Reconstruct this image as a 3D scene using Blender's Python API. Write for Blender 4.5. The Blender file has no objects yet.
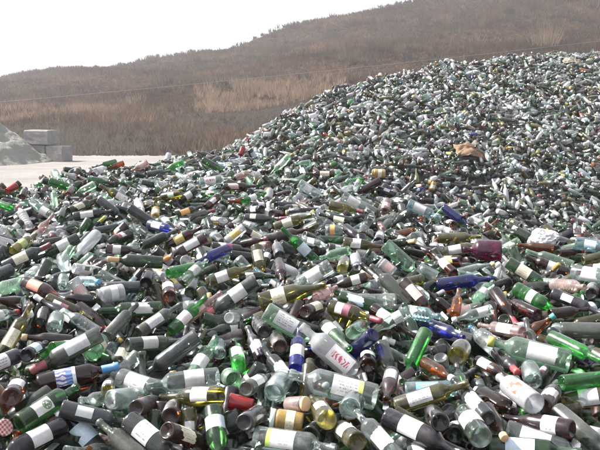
import bpy, math, random
import numpy as np
from mathutils import Vector, Matrix, Quaternion

rng = np.random.default_rng(7)
random.seed(7)
scene = bpy.context.scene
COL = scene.collection
R_ = math.radians

# ------------------------------------------------------------------ camera, sky, sun, exposure
CAM_H = 2.7                       # eye height above the yard
FPX = 724.0                       # focal length in pixels of a 600 x 450 frame
PITCH = math.atan(120.0 / FPX)    # horizon near y = 105
cam_data = bpy.data.cameras.new('camera')
cam_data.sensor_width = 36.0
cam_data.lens = 36.0 * FPX / 600.0
cam_data.clip_start = 0.05
cam_data.clip_end = 3000.0
cam = bpy.data.objects.new('camera', cam_data)
cam.location = (0, 0, CAM_H)
cam.rotation_euler = (math.pi / 2 - PITCH, 0, 0)
COL.objects.link(cam)
scene.camera = cam

SUN_DIR = Vector((-0.66, 0.20, 0.66)).normalized()      # towards the sun
world = bpy.data.worlds.new('World')
scene.world = world
world.use_nodes = True
wn = world.node_tree
bg = wn.nodes['Background']
sky = wn.nodes.new('ShaderNodeTexSky')
sky.sky_type = 'NISHITA'
sky.sun_disc = False
sky.sun_elevation = math.asin(SUN_DIR.z)
sky.sun_rotation = math.atan2(SUN_DIR.x, SUN_DIR.y)
sky.air_density = 0.8
sky.dust_density = 2.0
sky.ozone_density = 1.0
veil = wn.nodes.new('ShaderNodeMix')          # thin even cloud over the whole sky
veil.data_type = 'RGBA'
veil.inputs[0].default_value = 0.6
wn.links.new(sky.outputs[0], veil.inputs[6])
veil.inputs[7].default_value = (5.85, 5.8, 5.95, 1.0)
wn.links.new(veil.outputs[2], bg.inputs[0])
bg.inputs[1].default_value = 0.082
sun_data = bpy.data.lights.new('sun', 'SUN')
sun_data.energy = 5.0
sun_data.angle = R_(3.0)
sun_data.color = (1.0, 0.965, 0.93)
sun = bpy.data.objects.new('sun', sun_data)
sun.rotation_euler = (-SUN_DIR).to_track_quat('-Z', 'Y').to_euler()
sun.location = (-20, 0, 30)
COL.objects.link(sun)
vs = scene.view_settings
vs.view_transform = 'Standard'
vs.look = 'None'
vs.exposure = 1.6
vs.gamma = 1.0
vs.use_curve_mapping = False
scene.cycles.max_bounces = 10
scene.cycles.transparent_max_bounces = 14
scene.cycles.sample_clamp_indirect = 4.0

# ------------------------------------------------------------------ projection helpers (metres, eye at the origin)
CP, SP = math.cos(PITCH), math.sin(PITCH)


def ray(px, py):
    """direction through a pixel of the 600 x 450 frame, scaled so that its y component is 1"""
    x = (px - 300.0) / FPX
    u = (225.0 - py) / FPX
    d = np.array([x, CP + u * SP, -SP + u * CP])
    return d / d[1]


def at(px, py, Y):
    return ray(px, py) * Y


def project(P):
    P = np.asarray(P, float)
    dep = P[..., 1] * CP - P[..., 2] * SP
    dep = np.maximum(dep, 0.05)
    return 300 + FPX * P[..., 0] / dep, 225 - FPX * (P[..., 1] * SP + P[..., 2] * CP) / dep, dep


# ------------------------------------------------------------------ node helpers
def new_mat(name):
    m = bpy.data.materials.new(name)
    m.use_nodes = True
    nt = m.node_tree
    for n in list(nt.nodes):
        nt.nodes.remove(n)
    out = nt.nodes.new('ShaderNodeOutputMaterial')
    return m, nt, out


def N(nt, typ, **kw):
    n = nt.nodes.new(typ)
    for k, v in kw.items():
        setattr(n, k, v)
    return n


def setin(n, **kw):
    for k, v in kw.items():
        n.inputs[k.replace('_', ' ')].default_value = v
    return n


def math_node(nt, op, a, b=None):
    n = nt.nodes.new('ShaderNodeMath')
    n.operation = op
    for i, v in enumerate((a, b)):
        if v is None:
            continue
        if hasattr(v, 'is_linked'):
            nt.links.new(v, n.inputs[i])
        else:
            n.inputs[i].default_value = v
    return n.outputs[0]


def mixcol(nt, fac, a, b, blend='MIX'):
    n = nt.nodes.new('ShaderNodeMix')
    n.data_type = 'RGBA'
    n.blend_type = blend
    for sock, v in ((n.inputs[0], fac), (n.inputs[6], a), (n.inputs[7], b)):
        if hasattr(v, 'is_linked'):
            nt.links.new(v, sock)
        elif isinstance(v, (int, float)):
            sock.default_value = v
        else:
            sock.default_value = (v[0], v[1], v[2], 1.0)
    return n.outputs[2]


def noise(nt, vec, scale, detail=4, rough=0.6):
    n = nt.nodes.new('ShaderNodeTexNoise')
    n.inputs['Scale'].default_value = scale
    n.inputs['Detail'].default_value = detail
    n.inputs['Roughness'].default_value = rough
    if vec is not None:
        nt.links.new(vec, n.inputs['Vector'])
    return n.outputs[0]


def ramp(nt, fac, stops):
    n = nt.nodes.new('ShaderNodeValToRGB')
    e = n.color_ramp.elements
    while len(e) < len(stops):
        e.new(0.5)
    for el, (p, c) in zip(e, stops):
        el.position = p
        el.color = (c[0], c[1], c[2], 1) if not isinstance(c, (int, float)) else (c, c, c, 1)
    nt.links.new(fac, n.inputs[0])
    return n.outputs[0]


def rand_vec(nt):
    """object coordinates shifted by a per-object random, so that copies differ"""
    tc = N(nt, 'ShaderNodeTexCoord')
    oi = N(nt, 'ShaderNodeObjectInfo')
    mul = N(nt, 'ShaderNodeVectorMath', operation='SCALE')
    mul.inputs[0].default_value = (13.1, 7.7, 5.3)
    nt.links.new(oi.outputs['Random'], mul.inputs['Scale'])
    add = N(nt, 'ShaderNodeVectorMath', operation='ADD')
    nt.links.new(tc.outputs['Object'], add.inputs[0])
    nt.links.new(mul.outputs[0], add.inputs[1])
    return add.outputs[0], oi.outputs['Random']


def dirt_glass(nt, tint, body, vec, opaque=None, body_amt=0.22, rough=0.10, rnd=None):
    """thin bottle glass: see-through wall that gets deeper towards the edge, a mirror coat and a film of dust and dirt"""
    lw = N(nt, 'ShaderNodeLayerWeight')
    lw.inputs['Blend'].default_value = 0.35
    deep = mixcol(nt, 1.0, tint, tint, 'MULTIPLY')
    deep = mixcol(nt, 1.0, deep, tint, 'MULTIPLY')
    tcol = mixcol(nt, lw.outputs['Facing'], tint, deep)
    tr = N(nt, 'ShaderNodeBsdfTransparent')
    nt.links.new(tcol, tr.inputs[0])
    n1 = noise(nt, vec, 9.0, 5, 0.65)
    n2 = noise(nt, vec, 55.0, 3, 0.6)
    film = ramp(nt, n1, [(0.36, 0.0), (0.72, 1.0)])
    if rnd is not None:
        film = math_node(nt, 'MULTIPLY', film, math_node(nt, 'MULTIPLY_ADD', rnd, 1.7))
        nt.nodes[-1].inputs[2].default_value = 0.25
    speck = ramp(nt, n2, [(0.52, 0.0), (0.75, 1.0)])
    grime = mixcol(nt, ramp(nt, noise(nt, vec, 4.0, 2, 0.5), [(0.45, 0.0), (0.6, 1.0)]), (0.38, 0.37, 0.39), (0.17, 0.15, 0.115))
    dusty = mixcol(nt, 0.17, body, grime)
    dcol = mixcol(nt, film, body, dusty)
    dif = N(nt, 'ShaderNodeBsdfDiffuse')
    nt.links.new(dcol, dif.inputs[0])
    tl = N(nt, 'ShaderNodeBsdfTranslucent')
    nt.links.new(dcol, tl.inputs[0])
    dm = N(nt, 'ShaderNodeMixShader')
    dm.inputs[0].default_value = 0.3
    nt.links.new(dif.outputs[0], dm.inputs[1])
    nt.links.new(tl.outputs[0], dm.inputs[2])
    amt = math_node(nt, 'MULTIPLY_ADD', film, 0.20)
    nt.nodes[-1].inputs[2].default_value = body_amt
    amt = math_node(nt, 'ADD', amt, math_node(nt, 'MULTIPLY', speck, 0.10))
    amt = math_node(nt, 'MINIMUM', amt, 0.97)
    if opaque is not None:
        amt = math_node(nt, 'MAXIMUM', amt, opaque)
    m1 = N(nt, 'ShaderNodeMixShader')
    nt.links.new(amt, m1.inputs[0])
    nt.links.new(tr.outputs[0], m1.inputs[1])
    nt.links.new(dm.outputs[0], m1.inputs[2])
    gl = N(nt, 'ShaderNodeBsdfGlossy')
    gl.inputs['Color'].default_value = (1, 1, 1, 1)
    rr = math_node(nt, 'MULTIPLY_ADD', film, 0.22)
    nt.nodes[-1].inputs[2].default_value = rough
    nt.links.new(rr, gl.inputs['Roughness'])
    fr = N(nt, 'ShaderNodeFresnel')
    fr.inputs[0].default_value = 1.5
    m2 = N(nt, 'ShaderNodeMixShader')
    gfac = math_node(nt, 'MULTIPLY', fr.outputs[0], 1.15)
    gfac = math_node(nt, 'MINIMUM', gfac, 0.9)
    nt.links.new(gfac, m2.inputs[0])
    nt.links.new(m1.outputs[0], m2.inputs[1])
    nt.links.new(gl.outputs[0], m2.inputs[2])
    return m2.outputs[0]


# name: (words, tint per wall, body colour of film, film amount)
GLASS = {
    'dark': ('dark green', (0.13, 0.23, 0.10), (0.026, 0.048, 0.022), 0.35),
    'black': ('black', (0.05, 0.05, 0.05), (0.018, 0.017, 0.020), 0.45),
    'brown': ('dark brown', (0.24, 0.10, 0.05), (0.050, 0.022, 0.014), 0.30),
    'amber': ('amber', (0.60, 0.27, 0.07), (0.22, 0.085, 0.02), 0.26),
    'maroon': ('maroon', (0.20, 0.07, 0.07), (0.055, 0.018, 0.020), 0.35),
    'green': ('green', (0.25, 0.48, 0.24), (0.044, 0.100, 0.044), 0.28),
    'bright': ('bright green', (0.18, 0.60, 0.20), (0.038, 0.21, 0.048), 0.30),
    'olive': ('olive', (0.46, 0.43, 0.15), (0.13, 0.12, 0.04), 0.28),
    'grey': ('dusty grey', (0.32, 0.37, 0.28), (0.098, 0.106, 0.092), 0.46),
    'slate': ('slate grey', (0.22, 0.27, 0.25), (0.048, 0.058, 0.056), 0.46),
    'violet': ('purplish black', (0.12, 0.09, 0.13), (0.036, 0.031, 0.042), 0.46),
    'clear': ('clear', (0.85, 0.92, 0.89), (0.35, 0.38, 0.37), 0.12),
    'white': ('milky white', (0.85, 0.87, 0.88), (0.62, 0.62, 0.63), 0.42),
    'aqua': ('pale aqua', (0.68, 0.85, 0.87), (0.34, 0.43, 0.45), 0.20),
    'mint': ('pale green', (0.68, 0.88, 0.72), (0.27, 0.37, 0.29), 0.18),
    'cobalt': ('cobalt blue', (0.10, 0.14, 0.55), (0.022, 0.030, 0.15), 0.36),
    'magenta': ('magenta', (0.46, 0.03, 0.26), (0.14, 0.008, 0.070), 0.26),
    'red': ('red', (0.70, 0.08, 0.06), (0.42, 0.030, 0.028), 0.50),
    'yellow': ('yellow', (0.85, 0.66, 0.22), (0.55, 0.38, 0.09), 0.45),
    'pink': ('pinkish', (0.80, 0.66, 0.63), (0.42, 0.32, 0.30), 0.34),
}
GM = {}
for key, (_w, tint, body, amt) in GLASS.items():
    m, nt, out = new_mat('glass_' + key)
    vec, rnd = rand_vec(nt)
    t = N(nt, 'ShaderNodeRGB'); t.outputs[0].default_value = (*tint, 1)
    b = N(nt, 'ShaderNodeRGB'); b.outputs[0].default_value = (*body, 1)
    nt.links.new(dirt_glass(nt, t.outputs[0], b.outputs[0], vec, body_amt=amt * (1.0 if key in ('grey', 'slate', 'white', 'yellow', 'red', 'pink') else .45), rnd=rnd), out.inputs[0])
    GM[key] = m

# stuff bottles: the same glass with its tint read from the mesh; alpha 1 marks paper and caps
m, nt, out = new_mat('glass_heap')
a1 = N(nt, 'ShaderNodeAttribute', attribute_name='tint')
a2 = N(nt, 'ShaderNodeAttribute', attribute_name='body')
tc = N(nt, 'ShaderNodeTexCoord')
opq = math_node(nt, 'MULTIPLY', a2.outputs['Alpha'], 1.0)
nt.links.new(dirt_glass(nt, a1.outputs['Color'], a2.outputs['Color'], tc.outputs['Object'], opaque=opq, body_amt=0.16, rough=0.12), out.inputs[0])
HEAP_MAT = m


def label_mat(name, base, ink=None, mode='text', ink2=None):
    """paper label: base paper, printed rows or a motif in uv space, stains and wear"""
    m, nt, out = new_mat('label_' + name)
    uv = N(nt, 'ShaderNodeUVMap', uv_map='UVMap')
    sep = N(nt, 'ShaderNodeSeparateXYZ')
    nt.links.new(uv.outputs[0], sep.inputs[0])
    u, v = sep.outputs[0], sep.outputs[1]
    vec, rnd = rand_vec(nt)
    col = base
    paper = N(nt, 'ShaderNodeRGB'); paper.outputs[0].default_value = (*base, 1)
    col = paper.outputs[0]

    def band(s, lo, hi):
        return math_node(nt, 'MULTIPLY', math_node(nt, 'GREATER_THAN', s, lo), math_node(nt, 'LESS_THAN', s, hi))
    if ink is not None:
        if mode in ('text', 'strip', 'half'):
            cx = N(nt, 'ShaderNodeCombineXYZ')
            rows = math_node(nt, 'MULTIPLY', u, 7.0)
            nt.links.new(math_node(nt, 'FLOOR', rows), cx.inputs[1])
            nt.links.new(math_node(nt, 'MULTIPLY', v, 16.0), cx.inputs[0])
            oi3 = math_node(nt, 'MULTIPLY', rnd, 31.0)
            nt.links.new(oi3, cx.inputs[2])
            ns = noise(nt, cx.outputs[0], 1.3, 2, 0.5)
            f = math_node(nt, 'MULTIPLY', math_node(nt, 'GREATER_THAN', ns, 0.50), band(math_node(nt, 'FRACT', rows), 0.28, 0.72))
            f = math_node(nt, 'MULTIPLY', f, math_node(nt, 'MULTIPLY', band(u, 0.14, 0.86), band(v, 0.15, 0.85)))
            col = mixcol(nt, math_node(nt, 'MULTIPLY', f, 0.75), col, ink)
            if mode == 'strip':
                col = mixcol(nt, band(v, -0.1, 0.16), col, ink2)
            if mode == 'half':
                col = mixcol(nt, math_node(nt, 'GREATER_THAN', v, 0.5), col, ink2)
        elif mode == 'wave':
            w = N(nt, 'ShaderNodeTexWave', wave_type='BANDS')
            w.inputs['Scale'].default_value = 1.6
            w.inputs['Distortion'].default_value = 7.0
            w.inputs['Detail'].default_value = 2.0
            w.inputs['Detail Scale'].default_value = 1.4
            nt.links.new(uv.outputs[0], w.inputs[0])
            f = ramp(nt, w.outputs[1], [(0.42, 0.0), (0.5, 1.0)])
            col = mixcol(nt, math_node(nt, 'MULTIPLY', f, band(v, 0.0, 0.83)), col, ink)
            col = mixcol(nt, band(v, 0.50, 0.83), col, ink2 or ink, 'MIX')
            col = mixcol(nt, math_node(nt, 'MULTIPLY', f, band(v, 0.50, 0.83)), col, ink)
        elif mode == 'script':
            w = N(nt, 'ShaderNodeTexWave', wave_type='RINGS')
            w.inputs['Scale'].default_value = 2.3
            w.inputs['Distortion'].default_value = 11.0
            w.inputs['Detail'].default_value = 2.0
            nt.links.new(uv.outputs[0], w.inputs[0])
            f = math_node(nt, 'GREATER_THAN', w.outputs[1], 0.5)
            f = math_node(nt, 'MULTIPLY', f, math_node(nt, 'MULTIPLY', band(u, 0.25, 0.62), band(v, 0.12, 0.88)))
            col = mixcol(nt, f, col, ink)
        elif mode == 'emblem':
            sc_ = N(nt, 'ShaderNodeVectorMath', operation='MULTIPLY')
            nt.links.new(uv.outputs[0], sc_.inputs[0]); sc_.inputs[1].default_value = (1.0, 1.5, 1.0)
            d = N(nt, 'ShaderNodeVectorMath', operation='DISTANCE')
            nt.links.new(sc_.outputs[0], d.inputs[0])
            d.inputs[1].default_value = (0.55, 1.08, 0)
            oval = math_node(nt, 'LESS_THAN', d.outputs['Value'], 0.36)
            ringy = math_node(nt, 'MULTIPLY', oval, math_node(nt, 'GREATER_THAN', noise(nt, uv.outputs[0], 9.0, 2, .5), 0.44))
            f = math_node(nt, 'MAXIMUM', ringy, math_node(nt, 'MULTIPLY', oval, math_node(nt, 'GREATER_THAN', d.outputs['Value'], 0.29)))
            col = mixcol(nt, f, col, ink)
        elif mode == 'blotch':
            w = noise(nt, uv.outputs[0], 3.1, 2, .4)
            f = math_node(nt, 'MULTIPLY', math_node(nt, 'GREATER_THAN', w, 0.48), math_node(nt, 'MULTIPLY', band(u, 0.06, 0.8), band(v, 0.2, 0.92)))
            col = mixcol(nt, f, col, ink)
        elif mode == 'check':
            c = N(nt, 'ShaderNodeTexChecker')
            c.inputs['Scale'].default_value = 90.0
            nt.links.new(vec, c.inputs[0])
            col = mixcol(nt, c.outputs[1], col, ink)
    n1 = noise(nt, vec, 14.0, 5, 0.7)
    col = mixcol(nt, math_node(nt, 'MULTIPLY', ramp(nt, n1, [(0.42, 0.0), (0.74, 1.0)]), 0.7), col, (0.30, 0.27, 0.22))
    n2 = noise(nt, vec, 70.0, 3, 0.6)
    col = mixcol(nt, math_node(nt, 'MULTIPLY', ramp(nt, n2, [(0.62, 0.0), (0.75, 1.0)]), 0.5), col, (0.42, 0.40, 0.37))
    p = N(nt, 'ShaderNodeBsdfPrincipled')
    p.inputs['Roughness'].default_value = 0.5
    nt.links.new(col, p.inputs['Base Color'])
    nt.links.new(p.outputs[0], out.inputs[0])
    return m


LABELS = {  # words, material, colour used on the stuff bottles
    'white': ('white', label_mat('white', (0.64, 0.64, 0.64))),
    'text': ('print', label_mat('text', (0.63, 0.63, 0.64), (0.12, 0.11, 0.13))),
    'cream': ('cream', label_mat('cream', (0.74, 0.69, 0.52), (0.30, 0.24, 0.12))),
    'wave': ('blue and white', label_mat('wave', (0.78, 0.79, 0.84), (0.10, 0.09, 0.40), 'wave', (0.16, 0.38, 0.66))),
    'blue': ('teal blue', label_mat('blue', (0.13, 0.36, 0.52), (0.7, 0.7, 0.4))),
    'pale': ('pale blue', label_mat('pale', (0.55, 0.70, 0.80), (0.75, 0.78, 0.8))),
    'redscript': ('red-scripted white', label_mat('redscript', (0.80, 0.79, 0.79), (0.62, 0.05, 0.12), 'script')),
    'redprint': ('red and white', label_mat('redprint', (0.78, 0.76, 0.70), (0.50, 0.09, 0.06), 'blotch')),
    'pinkband': ('white and pink', label_mat('pinkband', (0.80, 0.77, 0.75), (0.72, 0.30, 0.34), 'text')),
    'yellow': ('yellow', label_mat('yellow', (0.78, 0.58, 0.16), (0.35, 0.2, 0.05))),
    'ystrip': ('white and yellow', label_mat('ystrip', (0.80, 0.80, 0.78), (0.2, 0.2, 0.22), 'strip', (0.78, 0.70, 0.20))),
    'gstrip': ('white and lime', label_mat('gstrip', (0.63, 0.63, 0.64), (0.3, 0.3, 0.3), 'strip', (0.40, 0.62, 0.08))),
    'mint': ('mint green', label_mat('mint', (0.42, 0.70, 0.50), (0.8, 0.82, 0.8))),
    'salmon': ('salmon', label_mat('salmon', (0.72, 0.30, 0.20), (0.75, 0.6, 0.5))),
    'pink': ('dusty pink', label_mat('pink', (0.66, 0.45, 0.42), (0.5, 0.3, 0.3))),
    'maroon': ('white and maroon', label_mat('maroon', (0.78, 0.77, 0.75), (0.7, 0.66, 0.6), 'half', (0.20, 0.03, 0.08))),
    'emblem': ('white emblem', label_mat('emblem', (0.74, 0.74, 0.70), (0.10, 0.18, 0.09), 'emblem')),
    'orange': ('orange', label_mat('orange', (0.78, 0.34, 0.08), (0.8, 0.7, 0.5))),
    'green': ('green', label_mat('green', (0.30, 0.42, 0.10), (0.7, 0.72, 0.5))),
}


def simple_mat(name, color, rough=0.45, metal=0.0, wear=0.35):
    m, nt, out = new_mat(name)
    vec, rnd = rand_vec(nt)
    c = N(nt, 'ShaderNodeRGB'); c.outputs[0].default_value = (*color, 1)
    n1 = noise(nt, vec, 40.0, 4, 0.65)
    f = math_node(nt, 'MULTIPLY', ramp(nt, n1, [(0.45, 0.0), (0.75, 1.0)]), wear)
    col = mixcol(nt, f, c.outputs[0], (0.36, 0.34, 0.31))
    p = N(nt, 'ShaderNodeBsdfPrincipled')
    p.inputs['Roughness'].default_value = rough
    p.inputs['Metallic'].default_value = metal
    nt.links.new(col, p.inputs['Base Color'])
    nt.links.new(p.outputs[0], out.inputs[0])
    return m


CAPS = {
    'blue': ('blue', simple_mat('cap_blue', (0.06, 0.24, 0.50))),
    'red': ('red', simple_mat('cap_red', (0.40, 0.035, 0.04))),
    'rose': ('dusty red', simple_mat('cap_rose', (0.46, 0.12, 0.13))),
    'black': ('black', simple_mat('cap_black', (0.015, 0.014, 0.018))),
    'gold': ('gold', simple_mat('cap_gold', (0.55, 0.38, 0.12), 0.35, 0.6)),
    'tan': ('tan', simple_mat('cap_tan', (0.60, 0.40, 0.20))),
    'white': ('white', simple_mat('cap_white', (0.78, 0.78, 0.76))),
    'maroon': ('maroon', simple_mat('cap_maroon', (0.17, 0.02, 0.035))),
    'orange': ('orange', simple_mat('cap_orange', (0.70, 0.24, 0.06))),
    'teal': ('teal', simple_mat('cap_teal', (0.06, 0.32, 0.32))),
    'olive': ('yellow-green', simple_mat('cap_olive', (0.42, 0.42, 0.08))),
    'silver': ('silver', simple_mat('cap_silver', (0.55, 0.55, 0.57), 0.3, 0.8)),
    'gingham': ('red gingham', label_mat('gingham', (0.70, 0.62, 0.60), (0.55, 0.05, 0.05), 'check')),
}

# ------------------------------------------------------------------ bottle shapes (metres, base at z = 0)
#  R body, hb body top, hs shoulder top, rn neck, H height, lip, label z range, shoulder style, squash
SHAPES = {
    'W': dict(R=.0355, hb=.190, hs=.228, rn=.0150, H=.300, lip=.0158, lab=(.055, .150), name='wine_bottle'),
    'B': dict(R=.0410, hb=.140, hs=.225, rn=.0155, H=.298, lip=.0165, lab=(.045, .125), name='wine_bottle'),
    'H': dict(R=.0370, hb=.150, hs=.270, rn=.0145, H=.330, lip=.0155, lab=(.045, .130), name='wine_bottle'),
    'C': dict(R=.0435, hb=.150, hs=.240, rn=.0155, H=.312, lip=.0180, lab=(.050, .130), name='wine_bottle'),
    'Q': dict(R=.0430, hb=.190, hs=.235, rn=.0160, H=.290, lip=.0180, lab=(.050, .150), name='liquor_bottle'),
    'F': dict(R=.0500, hb=.150, hs=.180, rn=.0135, H=.210, lip=.0150, lab=(.030, .120), name='liquor_bottle', squash=.52),
    'L': dict(R=.0300, hb=.125, hs=.180, rn=.0135, H=.232, lip=.0142, lab=(.030, .100), name='beer_bottle'),
    'S': dict(R=.0350, hb=.105, hs=.145, rn=.0140, H=.180, lip=.0148, lab=(.030, .090), name='beer_bottle'),
    'J': dict(R=.0410, hb=.095, hs=.108, rn=.0330, H=.125, lip=.0350, lab=(.022, .078), name='glass_jar'),
    'P': dict(R=.0330, hb=.140, hs=.190, rn=.0130, H=.222, lip=.0140, lab=(.060, .115), name='plastic_bottle', ribs=True),
    'T': dict(R=.0380, hb=.110, hs=.112, rn=.0400, H=.114, lip=.0400, lab=(.030, .080), name='tumbler', cup=True),
    'G': dict(R=.0720, hb=.150, hs=.215, rn=.0200, H=.262, lip=.0230, lab=(.050, .120), name='glass_jug'),
}
NOUN = {'wine_bottle': 'wine bottle', 'beer_bottle': 'beer bottle', 'liquor_bottle': 'spirits bottle', 'glass_jar': 'jar',
        'plastic_bottle': 'plastic bottle', 'tumbler': 'tumbler', 'glass_jug': 'jug'}
CATEGORY = {'wine_bottle': 'bottle', 'beer_bottle': 'bottle', 'liquor_bottle': 'bottle', 'glass_jar': 'jar',
            'plastic_bottle': 'bottle', 'tumbler': 'cup', 'glass_jug': 'jug'}


def smooth(t):
    return t * t * (3 - 2 * t)


def profile(k, q):
    s = SHAPES[k]
    R, hb, hs, rn, H, lip = (s[x] for x in ('R', 'hb', 'hs', 'rn', 'H', 'lip'))
    if s.get('cup'):
        return [(0, .006), (R * .62, .004), (R * .70, 0), (R * .74, .003), (R * .86, H * .5), (R, H - .004), (R * 1.02, H), (R * .97, H - .003), (R * .82, H * .5), (R * .66, .012), (0, .010)]
    if q == 2:
        p = [(0, .017), (R * .45, .012), (R * .74, .002), (R * .86, 0), (R * .96, .003), (R, .010)]
        ns = 6
    elif q == 1:
        p = [(0, .012), (R * .80, 0), (R, .008)]
        ns = 3
    else:
        p = [(0, .006), (R * .85, 0), (R, .006)]
        ns = 1
    if s.get('ribs') and q:
        for i in range(5):
            z = .030 + i * .020
            p += [(R, z), (R * .94, z + .005), (R, z + .010)]
    if k == 'G':
        p += [(R * 1.04, hb * .5)]
    p.append((R, hb * .98))
    for i in range(1, ns + 1):
        t = i / (ns + 1)
        f = smooth(t) if k not in ('J', 'G', 'Q') else 1 - math.sqrt(max(0, 1 - t * t)) if k == 'J' else smooth(t) ** 1.5
        p.append((R + (rn - R) * f, hb + (hs - hb) * t))
    if k == 'J':
        p += [(rn, hs), (lip, hs + .002), (lip, H - .002), (rn, H), (rn * .93, H), (rn * .92, hs), (R * .93, hb)]
        if q:
            p += [(R * .93, .02), (R * .80, .010), (0, .014)]
    elif q == 2:
        p += [(rn, hs), (rn * .95, H - .022), (lip, H - .020), (lip * 1.02, H - .010), (lip, H - .002), (lip * .85, H), (rn * .66, H - .001), (rn * .62, H - .03)]
    elif q == 1:
        p += [(rn, hs), (rn * .95, H - .02), (lip, H - .018), (lip, H - .001), (rn * .64, H), (rn * .6, H - .03)]
    else:
        p += [(rn, hs), (lip, H), (rn * .5, H - .002)]
    return p


def revolve(prof, seg, squash=1.0):
    """verts (n,3), quads (m,4) with triangles written as quads that repeat the last index"""
    V, Q = [], []
    rings = []
    ang = np.arange(seg) * 2 * math.pi / seg
    ca, sa = np.cos(ang), np.sin(ang) * squash
    n = 0
    for r, z in prof:
        if r < 1e-6:
            V.append(np.array([[0, 0, z]]))
            rings.append((n, 1)); n += 1
        else:
            V.append(np.stack([r * ca, r * sa, np.full(seg, z)], 1))
            rings.append((n, seg)); n += seg
    for (a, na), (b, nb) in zip(rings, rings[1:]):
        for i in range(seg):
            j = (i + 1) % seg
            if na == 1:
                Q.append((a, b + j, b + i, b + i))
            elif nb == 1:
                Q.append((a + i, a + j, b, b))
            else:
                Q.append((a + i, a + j, b + j, b + i))
    return np.concatenate(V), np.array(Q)


def patch(R, a0, a1, z0, z1, nu, nv, squash=1.0, lift=.0008, jag=0.0, seed=0):
    r = np.random.default_rng(seed)
    V, Q, UV = [], [], []
    torn = [np.cumsum(r.normal(0, .55, nu + 1)) * (r.uniform() < .6) for _ in (0, 1)]     # a tear wanders along the edge
    torn = [np.clip(t_ - t_.mean(), -1.8, 1.8) for t_ in torn]
    for j in range(nv + 1):
        for i in range(nu + 1):
            u, v = i / nu, j / nv
            a = a0 + (a1 - a0) * u
            z = z0 + (z1 - z0) * v
            if jag and j in (0, nv):
                z += jag * torn[j > 0][i]
            if jag and i in (0, nu):
                a += r.uniform(-1, 1) * jag * 5
            V.append(((R + lift) * math.cos(a), (R + lift) * math.sin(a) * squash + (lift * .5 if math.sin(a) > 0 else -lift * .5) * (squash < 1), z))
            UV.append((u, v))
    for j in range(nv):
        for i in range(nu):
            k = j * (nu + 1) + i
            Q.append((k, k + 1, k + nu + 2, k + nu + 1))
    return np.array(V), np.array(Q), np.array(UV)


def mesh_from(name, V, Q, mat=None, uv=None, smooth_=True, attrs=None):
    me = bpy.data.meshes.new(name)
    Q = np.asarray(Q)
    tri = Q[:, 2] == Q[:, 3]
    cnt = np.where(tri, 3, 4)
    me.vertices.add(len(V))
    me.vertices.foreach_set('co', np.asarray(V, np.float32).ravel())
    mask = np.ones(Q.shape, bool)
    mask[tri, 3] = False
    loops = Q[mask]
    me.loops.add(len(loops))
    me.loops.foreach_set('vertex_index', loops.astype(np.int32))
    me.polygons.add(len(Q))
    start = np.concatenate([[0], np.cumsum(cnt)[:-1]])
    me.polygons.foreach_set('loop_start', start.astype(np.int32))
    me.polygons.foreach_set('loop_total', cnt.astype(np.int32))
    if smooth_:
        me.polygons.foreach_set('use_smooth', np.ones(len(Q), bool))
    if uv is not None:
        l = me.uv_layers.new(name='UVMap')
        l.data.foreach_set('uv', np.asarray(uv, np.float32)[loops].ravel())
    for k, a in (attrs or {}).items():
        at_ = me.attributes.new(k, 'FLOAT_COLOR', 'POINT')
        at_.data.foreach_set('color', np.asarray(a, np.float32).ravel())
    me.update(calc_edges=True)
    me.validate()
    if mat is not None:
        me.materials.append(mat)
    return me


def link(name, me, parent=None, kind=None):
    o = bpy.data.objects.new(name, me)
    COL.objects.link(o)
    if parent is not None:
        o.parent = parent
    if kind:
        o['kind'] = kind
    return o


def tag(o, label, cat, group=None):
    o['label'] = label
    o['category'] = cat
    if group:
        o['group'] = group


# ------------------------------------------------------------------ the heap's relief (eye at the origin, so z below is relative to the eye)
def ctrl(rows):
    A, Y, Z = [], [], []
    for px, py, y in rows:
        p = at(px, py, y)
        A.append(p[0] / p[1]); Y.append(y); Z.append(p[2])
    return np.array(A), np.array(Y), np.array(Z)


FRONT = ctrl([(-160, 215, 5.4), (-60, 198, 5.9), (0, 190, 6.3), (60, 175, 7.0), (120, 165, 7.7), (180, 158, 8.4), (235, 150, 9.2), (330, 172, 7.4), (400, 195, 6.3), (470, 217, 5.5), (600, 239, 4.8), (760, 262, 4.3)])
CREST = ctrl([(170, 200, 9.6), (215, 158, 9.8), (240, 142, 10.0), (252, 133, 10.1), (275, 119, 10.4), (300, 104, 10.8), (350, 85, 11.5), (400, 72, 12.1), (450, 63, 12.7), (520, 55, 13.4), (600, 51, 14.0), (760, 46, 14.6)])
KF = 1.14
FRONT = (FRONT[0], FRONT[1] * KF, FRONT[2] * KF)
CREST = (CREST[0], CREST[1] * 1.40, CREST[2] * 1.40)      # the far heap stands well behind the near one
BASE_Y = np.array([11.9, 11.4, 11.2, 11.4, 12.0, 12.7])
BASE_Z = np.array([-2.4, -1.7, -2.03, -2.25, -2.36, -2.4])
BASE_A = np.array([ray(p, 200)[0] for p in (170, 235, 330, 470, 600, 760)])
Z_NEAR = -1.05 * KF
Y_NEAR = 2.2 * KF


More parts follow.
